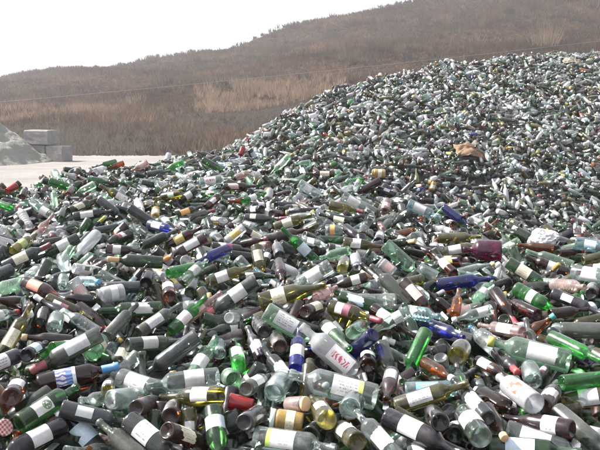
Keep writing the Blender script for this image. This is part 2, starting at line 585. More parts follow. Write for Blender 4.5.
def surf(X, Y):
    X = np.asarray(X, float); Y = np.asarray(Y, float)
    a = X / np.maximum(Y, 1.2)
    ye = np.interp(a, FRONT[0], FRONT[1]); ze = np.interp(a, FRONT[0], FRONT[2])
    t = (Y - Y_NEAR) / (ye - Y_NEAR)
    tc_ = np.clip(t, 0, 1)
    g = ((tc_ + .06) ** .6 - .06 ** .6) / (1.06 ** .6 - .06 ** .6)
    z = Z_NEAR + (ze - Z_NEAR) * g
    z = np.where(Y < Y_NEAR, Z_NEAR - (Y_NEAR - Y) * .45, z)
    z = np.where(t > 1, ze - .62 * (Y - ye), z)
    side = np.clip(-a - 1.1, 0, 9) + np.clip(a - 1.2, 0, 9)
    z = z - side * Y * .7
    yc = np.interp(a, CREST[0], CREST[1]); zc = np.interp(a, CREST[0], CREST[2])
    yb = np.interp(a, BASE_A, BASE_Y); zb = np.interp(a, BASE_A, BASE_Z)
    s = (Y - yb) / (yc - yb)
    sc = np.clip(s, 0, 1)
    m_ = zb + (zc - zb) * (sc * 1.15 - .15 * sc * sc)
    m_ = np.where(s < 0, zb + (Y - yb) * .05, m_)
    m_ = np.where(s > 1, zc - .5 * (Y - yc), m_)
    m_ = m_ - np.clip(BASE_A[0] - a, 0, 9) * Y * .9
    m_ = np.where(Y < 6.0, -9, m_)
    z = np.maximum(z, m_)
    z = z + .030 * np.sin(X * 4.1 + 1.3 * np.sin(Y * 2.3)) + .025 * np.sin(Y * 5.2 + 1.9 * np.sin(X * 2.9 + .7))
    return np.maximum(z, -CAM_H - .1)


def is_mound(X, Y):
    a = X / np.maximum(Y, 1.2)
    ye = np.interp(a, FRONT[0], FRONT[1])
    return (Y > ye + .9) & (a > BASE_A[0])


def surf_hit(px, py, lift=.03):
    d = ray(px, py)
    ys = np.linspace(1.7, 24, 900)
    zz = surf(d[0] * ys, ys) + lift
    below = d[2] * ys <= zz
    return ys[int(np.argmax(below))] if below.any() else 8.0


# ------------------------------------------------------------------ the bottles the photograph lets one pick out
#  (base px, base py, neck px, neck py, shape, glass, label, cap, nearer end, scale, landmark name, own label)
HERO = []


def h(bx, by, tx, ty, k, g, lab=None, cap=None, near=None, s=1.0, lm=None, text=None, side=None):
    HERO.append(dict(b=(bx, by), t=(tx, ty), k=k, g=g, lab=lab, cap=cap, near=near, s=s, lm=lm, text=text, side=side))


# bottom row
h(16, 425, 76, 387, 'Q', 'green', 'emblem', lm='emblem-labelled green bottle', text='green spirits bottle with a white label and round emblem')
h(65, 420, -12, 463, 'W', 'black', 'white', near='t', s=1.08, lm='square-shouldered black bottle', text='square black bottle with a broad plain white label')
h(-9, 433, 9, 426, 'J', 'brown', None, 'gingham', near='t', s=.85, lm='gingham-lidded jar', text='jar with a red and white gingham lid')
h(11, 396, 22, 377, 'W', 'brown', 'text', near='b', s=1.1)
h(37, 384, 119, 366, 'W', 'brown', 'wave', 'blue', lm='blue-capped bottle', text='brown wine bottle with blue wave label and blue neck foil')
h(60, 409, 136, 421, 'W', 'slate', 'white')
h(150, 463, 101, 419, 'W', 'grey', None, near='b')
h(112, 396, 80, 403, 'L', 'clear', 'white', None)
h(110, 406, 136, 399, 'J', 'clear', None, None, near='b', s=1.05, lm='cloudy jar beside the brown base', text='cloudy clear jar lying with its ringed base towards the viewer')
h(137, 410, 162, 394, 'W', 'brown', None, near='b')
h(119, 378, 174, 399, 'Q', 'clear', 'text', 'black', near='t')
h(219, 379, 147, 392, 'Q', 'clear', 'white', None, near='b')
h(225, 402, 163, 398, 'B', 'olive', 'white', None, lm='white-labelled olive bottle', text='olive wine bottle with a clean white label and yellowish neck')
h(169, 416, 174, 400, 'S', 'brown', None, near='b', s=1.1)
h(168, 430, 212, 443, 'W', 'brown', 'cream', None, near='b')
h(127, 421, 182, 463, 'Q', 'slate', 'text', None, near='t')
h(250, 404, 226, 400, 'T', 'red', lm='red tumbler', near='t', s=.85, text='red translucent tumbler lying among dark bottles')
h(246, 390, 268, 376, 'W', 'grey', 'white', near='b', s=.95)
h(286, 378, 274, 392, 'J', 'clear', None, near='t', s=1.15, lm='wide open jar', text='wide clear jar with its open mouth tilted towards the viewer')
h(302, 413, 270, 413, 'J', 'yellow', 'cream', 'white', near='t', s=1.0, lm='white-lidded jar', text='amber jar with white ring lid and cream label')
h(248, 423, 270, 409, 'W', 'black', None, near='b')
h(213, 406, 219, 470, 'B', 'green', 'pale', near='t', lm='pale-blue-labelled green bottle', text='green wine bottle with pale blue label near its base')
h(255, 438, 336, 449, 'Q', 'clear', 'gstrip', None, s=1.1, lm='lime-tagged clear bottle', text='large clear spirits bottle with a white and lime label')
h(376, 398, 287, 377, 'Q', 'clear', 'ystrip', None, s=1.15, lm='big clear spirits bottle', text='big clear spirits bottle with white and yellow label')
h(349, 410, 352, 396, 'J', 'clear', None, near='b', s=1.1, lm='clear round jar base', text='clear jar with its round ridged base towards the viewer')
h(328, 420, 314, 398, 'W', 'olive', 'white', near='b', s=1.1)
h(288, 407, 306, 412, 'J', 'pink', None, 'tan', near='t', s=.78, lm='tan-lidded jar', text='small pinkish jar with a tan lid facing the viewer')
h(392, 372, 386, 399, 'L', 'brown', 'white', near='t', s=1.1, lm='collared brown bottle', text='dark brown bottle with white collar label, mouth towards the viewer')
h(358, 442, 334, 424, 'W', 'olive', 'white', near='b', s=1.05)
h(397, 458, 354, 411, 'Q', 'clear', 'white', near='b', s=.85)
h(385, 418, 464, 454, 'W', 'violet', 'white', s=1.12, lm='big purplish bottle', text='big purplish black bottle with square white label')
h(396, 408, 470, 386, 'W', 'olive', 'text', s=1.02, lm='twin-labelled olive bottle', text='olive green wine bottle with white printed label, neck rising right', side='white')
h(405, 390, 470, 386, 'Q', 'aqua', 'blue', s=.85, lm='teal-labelled clear bottle', text='pale aqua bottle with teal blue label')
h(482, 434, 461, 398, 'Q', 'clear', 'cream', near='b', s=1.02, lm='cream-labelled clear bottle', text='clear bottle with cream label, thick round base towards the viewer')
h(493, 418, 453, 383, 'W', 'slate', 'white', near='b')
h(484, 404, 501, 434, 'L', 'brown', None, 'tan', near='t', lm='tan-foiled beer bottle', text='brown beer bottle with tan neck foil pointing down')
h(440, 423, 428, 407, 'W', 'black', None, near='b')
h(535, 411, 500, 379, 'Q', 'white', 'redprint', near='b', s=1.05, lm='red and white bottle', text='milky white bottle printed with a red and white label')
h(542, 406, 561, 384, 'W', 'maroon', 'pinkband', near='b')
h(533, 382, 529, 366, 'J', 'clear', None, near='b')
h(571, 428, 502, 413, 'L', 'maroon', 'text', None, s=1.25, lm='slim maroon bottle', text='slim maroon bottle with long white printed label')
h(556, 410, 617, 462, 'W', 'grey', None, near='t', s=1.05)
h(507, 425, 592, 456, 'Q', 'clear', 'white', None, s=1.05)
h(489, 446, 582, 453, 'W', 'green', 'pale', None, s=1.1, lm='striped green bottle', text='green bottle with wide pale blue and white label')
h(561, 398, 642, 389, 'W', 'olive', 'white', None, lm='orange-patched olive bottle', text='olive bottle with white label and orange patch', side='orange')
h(560, 388, 622, 379, 'W', 'bright', None, None)
# second row
h(0, 357, 31, 305, 'W', 'olive', 'cream', near='b', lm='tall cream-labelled bottle', text='olive wine bottle with tall yellowish cream label')
h(20, 355, -42, 381, 'W', 'violet', 'text', near='t')
h(104, 332, 27, 373, 'W', 'grey', 'white', 'rose', near='t', lm='rose-foiled grey bottle', text='dusty grey wine bottle with rose red neck foil')
h(79, 326, 34, 297, 'H', 'violet', 'white', 'white', near='b', lm='slender white-labelled bottle', text='slender purplish bottle with white oval label')
h(54, 328, 60, 315, 'J', 'clear', None, near='b')
h(41, 321, 46, 309, 'J', 'grey', None, near='b', s=.75)
h(28, 300, 31, 315, 'W', 'black', None, 'white', near='t')
h(72, 341, 22, 337, 'L', 'brown', None, 'tan')
h(24, 356, 46, 343, 'L', 'violet', 'pale', near='b', s=1.1)
h(97, 332, 63, 312, 'P', 'clear', None, None)
h(-12, 318, 18, 312, 'L', 'clear', 'white', 'red', lm='red-capped clear bottle', text='clear bottle with white label and red cap')
h(107, 337, 137, 304, 'W', 'grey', None, near='b', lm='upright-lying grey bottle', text='dusty grey wine bottle with dark base towards the viewer')
h(139, 333, 181, 304, 'W', 'grey', 'text', near='b')
h(171, 331, 206, 297, 'W', 'bright', 'pinkband', near='b', lm='pink-labelled green bottle', text='bright green wine bottle with white and pink label')
h(127, 345, 182, 341, 'W', 'grey', 'white')
h(198, 336, 139, 379, 'W', 'slate', None, near='t', s=1.08)
h(166, 308, 94, 311, 'W', 'green', 'white')
h(240, 365, 236, 339, 'W', 'bright', 'white', near='b', lm='round green base', text='bright green bottle, glowing round base towards the viewer, white label above')
h(259, 359, 246, 327, 'L', 'violet', 'text', near='b', s=1.1)
h(293, 386, 262, 347, 'W', 'slate', 'white', near='b')
h(297, 366, 299, 330, 'W', 'cobalt', 'white', near='b', lm='upright cobalt bottle', text='cobalt blue bottle with white label, base towards the viewer')
h(261, 312, 326, 348, 'Q', 'mint', 'text', None, s=1.02, lm='sea-green bottle', text='pale green clear bottle with white printed label')
h(281, 345, 275, 328, 'W', 'brown', None, near='b')
h(265, 332, 255, 319, 'W', 'black', None, near='b')
h(220, 355, 221, 344, 'J', 'clear', None, near='b', s=.8)
h(189, 379, 216, 337, 'W', 'mint', 'white', near='b')
h(259, 279, 199, 319, 'W', 'slate', 'white', 'rose', s=1.08, near='t', lm='red-foiled slate bottle', text='slate green wine bottle with white label and dusty red foil')
h(255, 304, 331, 284, 'B', 'olive', 'cream', None, s=1.12, lm='fat olive bottle', text='fat olive amber wine bottle lying with its cream label up')
h(330, 307, 382, 322, 'B', 'olive', 'maroon', 'maroon', lm='maroon-labelled olive bottle', text='olive bottle with white and maroon label and maroon foil')
h(373, 386, 291, 317, 'Q', 'white', 'redscript', None, near='b', s=1.1, lm='red-scripted bottle', text='cloudy white bottle with red-scripted white label')
h(374, 335, 341, 363, 'W', 'cobalt', None, near='b', s=1.0)
h(325, 327, 348, 351, 'B', 'green', 'white', near='t', lm='green bottle neck', text='green bottle with white label, open neck towards the viewer')
h(380, 344, 391, 375, 'S', 'grey', None, near='t')
h(368, 366, 367, 350, 'S', 'brown', 'mint', near='b', s=1.1)
h(411, 314, 371, 336, 'L', 'clear', 'text', 'white')
h(371, 307, 413, 333, 'W', 'brown', 'mint', near='t', lm='mint-labelled bottle', text='dark bottle wrapped with a mint green label')
h(339, 297, 392, 311, 'W', 'green', 'pale')
h(352, 333, 366, 321, 'W', 'mint', None, near='b')
h(305, 312, 328, 303, 'W', 'brown', 'cream', near='b')
h(427, 331, 404, 381, 'W', 'bright', None, near='t', lm='steep bright green bottle', text='bright green bottle standing steeply, neck down')
h(403, 281, 437, 319, 'W', 'brown', 'pink', near='t', lm='pink-labelled brown bottle', text='brown bottle with dusty pink label, neck pointing down right')
h(402, 312, 440, 318, 'P', 'aqua', 'pale', None, s=1.2)
h(424, 321, 464, 340, 'W', 'cobalt', None, None, near='t')
h(500, 352, 473, 329, 'Q', 'clear', None, near='b', s=1.05)
h(457, 356, 466, 338, 'C', 'olive', None, near='b', s=1.1, lm='broad dark olive base', text='broad olive champagne bottle with its base towards the viewer')
h(492, 309, 452, 319, 'L', 'clear', 'white', 'white')
h(423, 362, 453, 379, 'L', 'amber', None, 'white', near='t')
h(455, 316, 459, 290, 'L', 'amber', None)
h(576, 361, 486, 343, 'Q', 'mint', 'white', 'olive', s=1.15, lm='large pale bottle', text='large pale clear bottle with white patch label and yellow-green neck')
h(549, 338, 601, 363, 'W', 'bright', None, None, near='t')
h(555, 330, 642, 331, 'W', 'grey', None, None)
h(515, 341, 554, 315, 'L', 'amber', None, 'teal', lm='teal-tipped beer bottle', text='brown beer bottle with a teal tip')
h(550, 314, 588, 309, 'L', 'brown', None, None)
h(538, 315, 503, 299, 'W', 'maroon', None, near='b')
h(523, 333, 479, 325, 'W', 'pink', 'pinkband', None)
h(498, 350, 518, 372, 'W', 'black', None, 'red', near='t', lm='red-foiled black bottle', text='black bottle with red neck foil pointing down right')
h(477, 361, 511, 379, 'L', 'brown', 'text', None, near='t')
# third row
h(85, 235, 27, 263, 'W', 'dark', 'white', None, lm='dark bottle with wide white label', text='dark green wine bottle with wide white label near its base')
h(-6, 271, 59, 240, 'W', 'slate', 'cream', 'maroon')
h(13, 269, -42, 291, 'W', 'slate', None)
h(97, 234, 74, 257, 'Q', 'white', None, s=1.05, lm='crumpled milky bottle', text='milky white glossy bottle lying steeply')
h(62, 257, 66, 275, 'S', 'clear', None, near='t', s=1.2, lm='clear stubby', text='clear stubby bottle with its mouth towards the viewer')
h(24, 283, 67, 301, 'B', 'brown', 'salmon', None, near='t', lm='salmon-labelled bottle', text='brown bottle with salmon label, neck pointing down right')
h(28, 276, 47, 262, 'L', 'clear', 'white', 'white')
h(63, 287, 64, 276, 'J', 'clear', None, near='b', s=.75)
h(12, 251, 36, 234, 'W', 'olive', 'green', near='b')
h(22, 283, -8, 291, 'P', 'mint', None, None, s=1.2)
h(79, 283, 99, 284, 'P', 'aqua', None, 'blue', s=.9)
h(165, 263, 105, 259, 'W', 'dark', None, 'tan', lm='tan-foiled green bottle', text='dark green bottle with tan neck foil pointing left')
h(206, 237, 164, 260, 'W', 'maroon', 'white', 'orange', near='t', lm='orange-foiled bottle', text='maroon wine bottle with bright orange neck foil')
h(168, 274, 207, 264, 'W', 'bright', None, None)
h(103, 249, 147, 252, 'L', 'brown', 'white')
h(142, 247, 176, 231, 'W', 'dark', None)
h(166, 246, 202, 227, 'W', 'brown', 'yellow', lm='yellow-labelled bottle', text='brown wine bottle with yellow label')
h(146, 283, 150, 271, 'S', 'black', None, near='b', s=1.1)
h(170, 297, 168, 279, 'W', 'brown', 'white', near='b', s=1.1)
h(123, 290, 99, 296, 'J', 'white', 'white', None, near='t', s=1.2, lm='white jar', text='big milky white jar with its open mouth towards the viewer')
h(140, 288, 88, 285, 'W', 'slate', None)
h(190, 292, 196, 277, 'W', 'dark', None, near='b')
h(186, 279, 207, 261, 'Q', 'clear', 'text', near='b', s=.8)
h(149, 224, 177, 231, 'W', 'cobalt', 'white')
h(256, 246, 263, 286, 'B', 'olive', 'cream', near='t', lm='neck-down olive bottle', text='olive bottle with cream label, neck pointing straight down')
h(206, 283, 253, 266, 'W', 'olive', 'white', None, lm='olive bottle by the slate bottle', text='olive bottle with square white label above the slate bottle')
h(228, 249, 196, 263, 'W', 'cobalt', None, None, lm='cobalt bottle', text='cobalt blue bottle lying just below the yellow-labelled bottle')
h(244, 227, 218, 247, 'Q', 'white', 'yellow', None, s=.85)
h(280, 256, 276, 242, 'W', 'black', None, near='b', s=1.1)
h(279, 262, 282, 281, 'W', 'maroon', None, near='t', s=1.05)
h(261, 241, 312, 228, 'W', 'brown', None)
h(317, 263, 281, 227, 'W', 'bright', 'pale', None, near='b', lm='pale-labelled bright green bottle', text='bright green wine bottle with pale blue label')
h(329, 261, 284, 291, 'Q', 'clear', 'white', near='t')
h(322, 279, 311, 269, 'S', 'olive', None, near='t', s=1.15)
h(367, 277, 327, 288, 'L', 'brown', 'white', 'white', lm='white-sleeved brown bottle', text='small brown bottle with white label and white neck')
h(316, 297, 337, 287, 'S', 'pink', 'pink', near='b')
h(411, 306, 371, 266, 'W', 'grey', None, near='b', s=1.2, lm='big dusty bottle', text='big dusty grey bottle, base pointing down right')
h(383, 284, 361, 264, 'L', 'black', 'text', near='b')
h(394, 273, 379, 261, 'J', 'white', 'pink', near='b', s=.95)
h(385, 244, 421, 276, 'Q', 'mint', None, near='t', s=1.0)
h(342, 269, 346, 256, 'W', 'olive', None, near='b')
h(355, 256, 357, 268, 'J', 'white', None, near='t', s=.9)
h(363, 235, 365, 224, 'S', 'grey', None, near='b')
h(378, 242, 382, 231, 'W', 'black', 'white', near='b')
h(325, 230, 343, 231, 'J', 'clear', 'orange', near='t', s=.95)
h(304, 240, 331, 247, 'L', 'clear', 'white', 'red')
h(349, 250, 320, 258, 'Q', 'mint', None, s=.8)
h(507, 251, 458, 249, 'G', 'magenta', None, None, s=.92, lm='magenta jug', text='round magenta glass jug')
h(435, 252, 487, 243, 'W', 'olive', 'white', near='b')
h(428, 239, 491, 236, 'W', 'olive', None)
h(436, 284, 493, 278, 'W', 'cobalt', None, None, lm='long cobalt bottle', text='long cobalt blue bottle lying below the magenta jug')
h(455, 273, 430, 251, 'W', 'brown', 'pink', near='b')
h(457, 273, 494, 264, 'L', 'clear', None, 'tan')
h(419, 267, 437, 277, 'T', 'clear', near='t', s=1.0, lm='clear tumbler', text='clear tumbler with its open mouth down right')
h(477, 301, 493, 282, 'Q', 'mint', 'white', near='b', s=.85)
h(425, 298, 409, 285, 'S', 'clear', 'white', near='b')
h(506, 261, 556, 292, 'W', 'green', 'cream', None, lm='cream-labelled green bottle', text='green wine bottle with cream printed label, neck down right')
h(515, 288, 558, 312, 'P', 'bright', 'white', None, s=1.3, lm='bright green plastic bottle', text='bright green plastic bottle with white label')
h(552, 293, 603, 314, 'W', 'violet', 'white', None)
h(558, 249, 513, 244, 'L', 'amber', None, None)
h(573, 267, 526, 251, 'W', 'mint', None)
h(568, 272, 525, 256, 'W', 'brown', 'pale')
h(554, 285, 586, 288, 'P', 'pink', None, None, s=1.25, lm='pinkish plastic bottle', text='crumpled pinkish plastic bottle')
h(573, 274, 624, 281, 'Q', 'clear', 'white', None, s=1.1)
h(572, 242, 627, 251, 'Q', 'aqua', 'pale', None)
h(558, 254, 583, 251, 'L', 'brown', None, 'red')
h(583, 261, 624, 251, 'W', 'olive', None)
h(590, 293, 594, 281, 'W', 'black', None, near='b')
# far rows of the front heap
h(7, 191, 16, 186, 'T', 'red', near='b', s=1.0, lm='red cup at the edge', text='red plastic cup by the far edge of the heap')
h(49, 181, 77, 189, 'P', 'bright', None, None, s=1.3, lm='green plastic bottle near the yard', text='bright green plastic bottle near the concrete yard')
h(55, 206, 53, 189, 'Q', 'mint', None, near='b', s=.8)
h(73, 217, 113, 211, 'W', 'black', 'white', near='b', lm='black bottle with white band', text='black wine bottle with two white label bands')
h(60, 219, 66, 207, 'W', 'dark', None, near='b')
h(69, 211, 97, 199, 'W', 'dark', 'cream', near='b')
h(53, 217, 29, 202, 'Q', 'clear', 'white', near='b', s=.9)
h(29, 227, 18, 206, 'P', 'white', None, 'rose', near='b', s=1.2)
h(11, 208, -12, 199, 'W', 'bright', None)
h(68, 195, 73, 186, 'W', 'brown', None, near='b')
h(22, 197, 26, 188, 'S', 'brown', None, near='b')
h(134, 204, 99, 185, 'W', 'olive', 'pinkband', near='b', s=1.1, lm='pink-banded bottle', text='olive bottle with white label and pink band, base down right')
h(152, 193, 138, 189, 'W', 'black', 'cream', near='b', s=1.1)
h(181, 193, 153, 199, 'W', 'olive', 'mint', near='b')
h(140, 211, 137, 199, 'P', 'white', None, near='b', s=1.2)
h(183, 162, 165, 170, 'P', 'bright', None, None, near='t', s=1.1, lm='green plastic bottle by the crest', text='bright green plastic bottle standing out near the crest')
h(99, 199, 127, 219, 'W', 'slate', None)
h(128, 207, 167, 232, 'W', 'slate', None)
h(174, 216, 202, 207, 'W', 'dark', 'orange', near='b', lm='orange-labelled bottle', text='dark bottle with small orange label')
h(148, 162, 131, 171, 'S', 'pink', 'pink', s=1.1)
h(126, 162, 101, 170, 'L', 'amber', None, 'gold', lm='amber bottle at the heap edge', text='amber bottle glowing at the far edge of the heap')
h(167, 161, 169, 154, 'J', 'white', None, near='b')
h(155, 217, 156, 209, 'J', 'yellow', 'cream', near='b', s=.9)
h(202, 159, 230, 174, 'W', 'green', None, s=1.1, lm='green bottle on the crest', text='leaf green wine bottle lying across the crest')
h(193, 182, 237, 177, 'Q', 'clear', 'redscript', s=1.05, lm='pink-printed clear bottle', text='clear bottle with pink-red print on white')
h(221, 187, 258, 186, 'W', 'brown', 'pink')
h(236, 178, 252, 171, 'S', 'pink', None)
h(243, 202, 266, 193, 'W', 'bright', 'white', near='b')
h(268, 199, 270, 190, 'J', 'white', None, near='b')
h(262, 209, 246, 211, 'W', 'black', 'white', near='b')
h(206, 208, 224, 191, 'W', 'brown', 'white', near='b', s=1.1)
h(274, 227, 312, 214, 'W', 'olive', 'cream', near='b', lm='cream-banded olive bottle', text='olive bottle with broad cream band')
h(240, 155, 243, 148, 'T', 'red', near='b', s=1.1, lm='red cup on the crest', text='small red plastic cup by the crest of the front heap')
h(291, 154, 268, 177, 'W', 'mint', 'white')
h(299, 157, 283, 160, 'L', 'brown', None)
h(338, 174, 302, 174, 'W', 'brown', 'cream', lm='cream-labelled brown bottle', text='brown wine bottle with cream label lying level')
h(359, 183, 336, 159, 'W', 'mint', 'white', near='b', s=1.15, lm='pale green bottle with bright base', text='pale green bottle, base pointing down right')
h(393, 174, 364, 173, 'J', 'yellow', 'cream', s=1.75, lm='yellow jar', text='large yellow jar lying level near the crest')
h(329, 205, 364, 212, 'B', 'olive', None, 'maroon')
h(339, 194, 377, 216, 'Q', 'clear', 'white', None)
h(381, 180, 351, 196, 'W', 'maroon', None)
h(385, 211, 387, 200, 'J', 'pink', 'pink', near='b', s=1.1)
h(299, 183, 327, 201, 'Q', 'clear', 'white')
h(401, 193, 416, 179, 'W', 'grey', None)
h(432, 191, 434, 181, 'J', 'yellow', 'cream', near='b', s=1.1, lm='cream jar', text='cream yellow jar at the edge below the far heap')
h(415, 191, 427, 187, 'L', 'cobalt', 'pale', near='b')
h(444, 207, 470, 226, 'W', 'cobalt', None, s=1.05, lm='blue bottle at the edge', text='violet blue bottle slanting down near the far edge')
h(438, 200, 411, 198, 'W', 'brown', None)
h(407, 203, 442, 219, 'Q', 'aqua', 'white')

# ------------------------------------------------------------------ place every bottle: axis ends, then let them settle against each other
B = []    # dict per bottle


def shape_len(k, s):
    return SHAPES[k]['H'] * s


for e in HERO:
    e['s'] *= .94
    L = shape_len(e['k'], e['s'])
    rb = SHAPES[e['k']]['R'] * e['s']
    mx, my = (e['b'][0] + e['t'][0]) / 2, (e['b'][1] + e['t'][1]) / 2
    Ym = surf_hit(mx, my, rb * .9 + .012)
    ub, ut = ray(*e['b']), ray(*e['t'])
    D, S = Ym * (ut - ub), (ut + ub)
    A_, B_, C_ = S @ S, 2 * D @ S, D @ D - L * L
    disc = B_ * B_ - 4 * A_ * C_
    near = e['near'] or ('b' if e['b'][1] >= e['t'][1] else 't')
    if disc > 0:
        r1, r2 = (-B_ - math.sqrt(disc)) / (2 * A_), (-B_ + math.sqrt(disc)) / (2 * A_)
        dl = r2 if near == 'b' else r1
    else:
        dl = -B_ / (2 * A_)
    Pb, Pt = (Ym - dl) * ub, (Ym + dl) * ut
    d = Pt - Pb
    ln = np.linalg.norm(d)
    s = e['s'] * min(max(ln / L, 1.0), 1.15)
    c = (Pb + Pt) / 2
    d /= ln
    if abs(d[2]) > .85:
        d[2] *= .6; d /= np.linalg.norm(d)
    L = shape_len(e['k'], s)
    B.append(dict(k=e['k'], g=e['g'], lab=e['lab'], cap=e['cap'], s=s, pb=c - d * L / 2, pt=c + d * L / 2, hero=True, lm=e['lm'], text=e['text'], side=e['side']))
NH = len(B)

FRONT_MIX = [('dark', .30), ('black', .08), ('brown', .09), ('green', .12), ('bright', .018), ('olive', .09), ('grey', .06), ('slate', .05), ('violet', .03), ('clear', .10), ('white', .015), ('aqua', .012), ('mint', .05), ('cobalt', .010), ('amber', .018), ('maroon', .02), ('pink', .006)]
FAR_MIX = [('dark', .33), ('black', .06), ('brown', .07), ('green', .11), ('bright', .006), ('olive', .08), ('grey', .10), ('slate', .06), ('violet', .03), ('clear', .15), ('white', .15), ('aqua', .02), ('mint', .06), ('cobalt', .006), ('amber', .012), ('maroon', .01), ('pink', .01), ('yellow', .005)]  # share of pale and white glass raised to stand in for sky reflections
KIND_MIX = [('W', .38), ('B', .10), ('C', .05), ('H', .04), ('Q', .10), ('F', .03), ('L', .13), ('S', .10), ('J', .09), ('P', .03)]
FAR_KIND = [('W', .20), ('B', .06), ('C', .03), ('Q', .10), ('F', .11), ('L', .10), ('S', .20), ('J', .20)]
LABEL_MIX = [(None, .60), ('white', .17), ('text', .15), ('cream', .10), ('pinkband', .04), ('pale', .03), ('yellow', .025), ('maroon', .03), ('pink', .02), ('emblem', .02), ('redprint', .03), ('orange', .01)]
CAP_MIX = [(None, .70), ('black', .09), ('red', .015), ('maroon', .06), ('gold', .04), ('white', .04), ('tan', .02), ('blue', .01), ('silver', .02), ('olive', .01)]


def pick(mix):
    names = [m_[0] for m_ in mix]
    w = np.array([m_[1] for m_ in mix]); w = w / w.sum()
    return names[int(rng.choice(len(names), p=w))]


def scatter(n, xr, yr, cond, layers, kind):
    made = 0
    while made < n:
        X = rng.uniform(*xr); Y = rng.uniform(*yr)
        if not cond(X, Y):
            continue
        made += 1
        lay = layers[made % len(layers)]
        k = pick(KIND_MIX if kind == 'front' else FAR_KIND)
        s = rng.uniform(.82, 1.0) if kind == 'front' else rng.uniform(.92, 1.12)
        L = shape_len(k, s)
        e_ = .05
        z0 = float(surf(X, Y))
        gx = float(surf(X + e_, Y) - z0) / e_; gy = float(surf(X, Y + e_) - z0) / e_
        nrm = np.array([-gx, -gy, 1.0]); nrm /= np.linalg.norm(nrm)
        th = rng.uniform(0, 2 * math.pi)
        d = np.array([math.cos(th), math.sin(th), 0.0])
        d -= nrm * (d @ nrm)
        d /= np.linalg.norm(d)
        d = d + nrm * rng.normal(0, .42 if kind == 'front' else .95)
        d /= np.linalg.norm(d)
        c = np.array([X, Y, z0]) + nrm * (lay + rng.uniform(-.02, .02))
        lab = pick(LABEL_MIX) if k != 'T' else None
        g = pick(FAR_MIX if kind != 'front' or (Y > 3.8 and rng.uniform() < .7) else FRONT_MIX)  # farther front rows mostly draw the paler mix, imitating their bright highlights
        cap = pick(CAP_MIX)
        if k in ('J', 'P') and g in ('black', 'violet', 'slate', 'cobalt', 'maroon', 'dark'):
            g = ['clear', 'clear', 'mint', 'aqua', 'olive', 'white'][int(rng.integers(6))]
        B.append(dict(k=k, g=g, lab=lab, cap=cap, s=s, pb=c - d * L / 2, pt=c + d * L / 2, hero=False, lm=None, text=None, side=None, mound=(kind == 'mound')))


def in_front(X, Y):
    a = X / Y
    return abs(X) < .45 * Y + 1.6 and not is_mound(X, Y) and Y < np.interp(a, FRONT[0], FRONT[1]) + .9 and Y > 2.0


def in_mound(X, Y):
    a = X / Y
    yc = np.interp(a, CREST[0], CREST[1])
    return BASE_A[0] < a and X < .47 * Y + 1.7 and is_mound(X, Y) and Y < yc + .45 and surf(X, Y) > -CAM_H + .05


scatter(7000, (-7.2, 6.4), (2.0, 11.6), in_front, (.0, -.055, -.11, .03), 'front')
NF = len(B)
scatter(11200, (-2.6, 12.9), (6.4, 21.2), in_mound, (.02, -.05, .0, .055), 'mound')
NB = len(B)

P = np.array([[b['pb'], b['pt']] for b in B])                      # NB x 2 x 3
RB = np.array([SHAPES[b['k']]['R'] * b['s'] for b in B])
RN = np.array([SHAPES[b['k']]['rn'] * b['s'] for b in B])
LEN = np.array([shape_len(b['k'], b['s']) for b in B])
FB = np.array([SHAPES[b['k']]['hb'] / SHAPES[b['k']]['H'] for b in B])
FS = np.array([SHAPES[b['k']]['hs'] / SHAPES[b['k']]['H'] for b in B])
INV = np.ones(NB); INV[:NH] = .12
P0 = P[:NH].copy()


def find_pairs(P):
    mid = P.mean(1)
    cell = .34
    key = np.floor(mid / cell).astype(int)
    cells = {}
    for i, kx in enumerate(map(tuple, key)):
        cells.setdefault(kx, []).append(i)
    offs = [(dx, dy, dz) for dx in (-1, 0, 1) for dy in (-1, 0, 1) for dz in (-1, 0, 1) if (dx, dy, dz) > (0, 0, 0)]
    I, J = [], []
    for kx, lst in cells.items():
        a = np.array(lst)
        if len(a) > 1:
            ii, jj = np.triu_indices(len(a), 1)
            I.append(a[ii]); J.append(a[jj])
        for o in offs:
            l2 = cells.get((kx[0] + o[0], kx[1] + o[1], kx[2] + o[2]))
            if l2:
                b = np.array(l2)
                I.append(np.repeat(a, len(b))); J.append(np.tile(b, len(a)))
    I, J = np.concatenate(I), np.concatenate(J)
    dd = np.linalg.norm(mid[I] - mid[J], axis=1)
    ok = dd < (LEN[I] + LEN[J]) / 2 + .01
    return I[ok], J[ok]


def rad(i, t):
    u = np.clip((t - FB[i]) / np.maximum(FS[i] - FB[i], 1e-3), 0, 1)
    return RB[i] + (RN[i] - RB[i]) * u


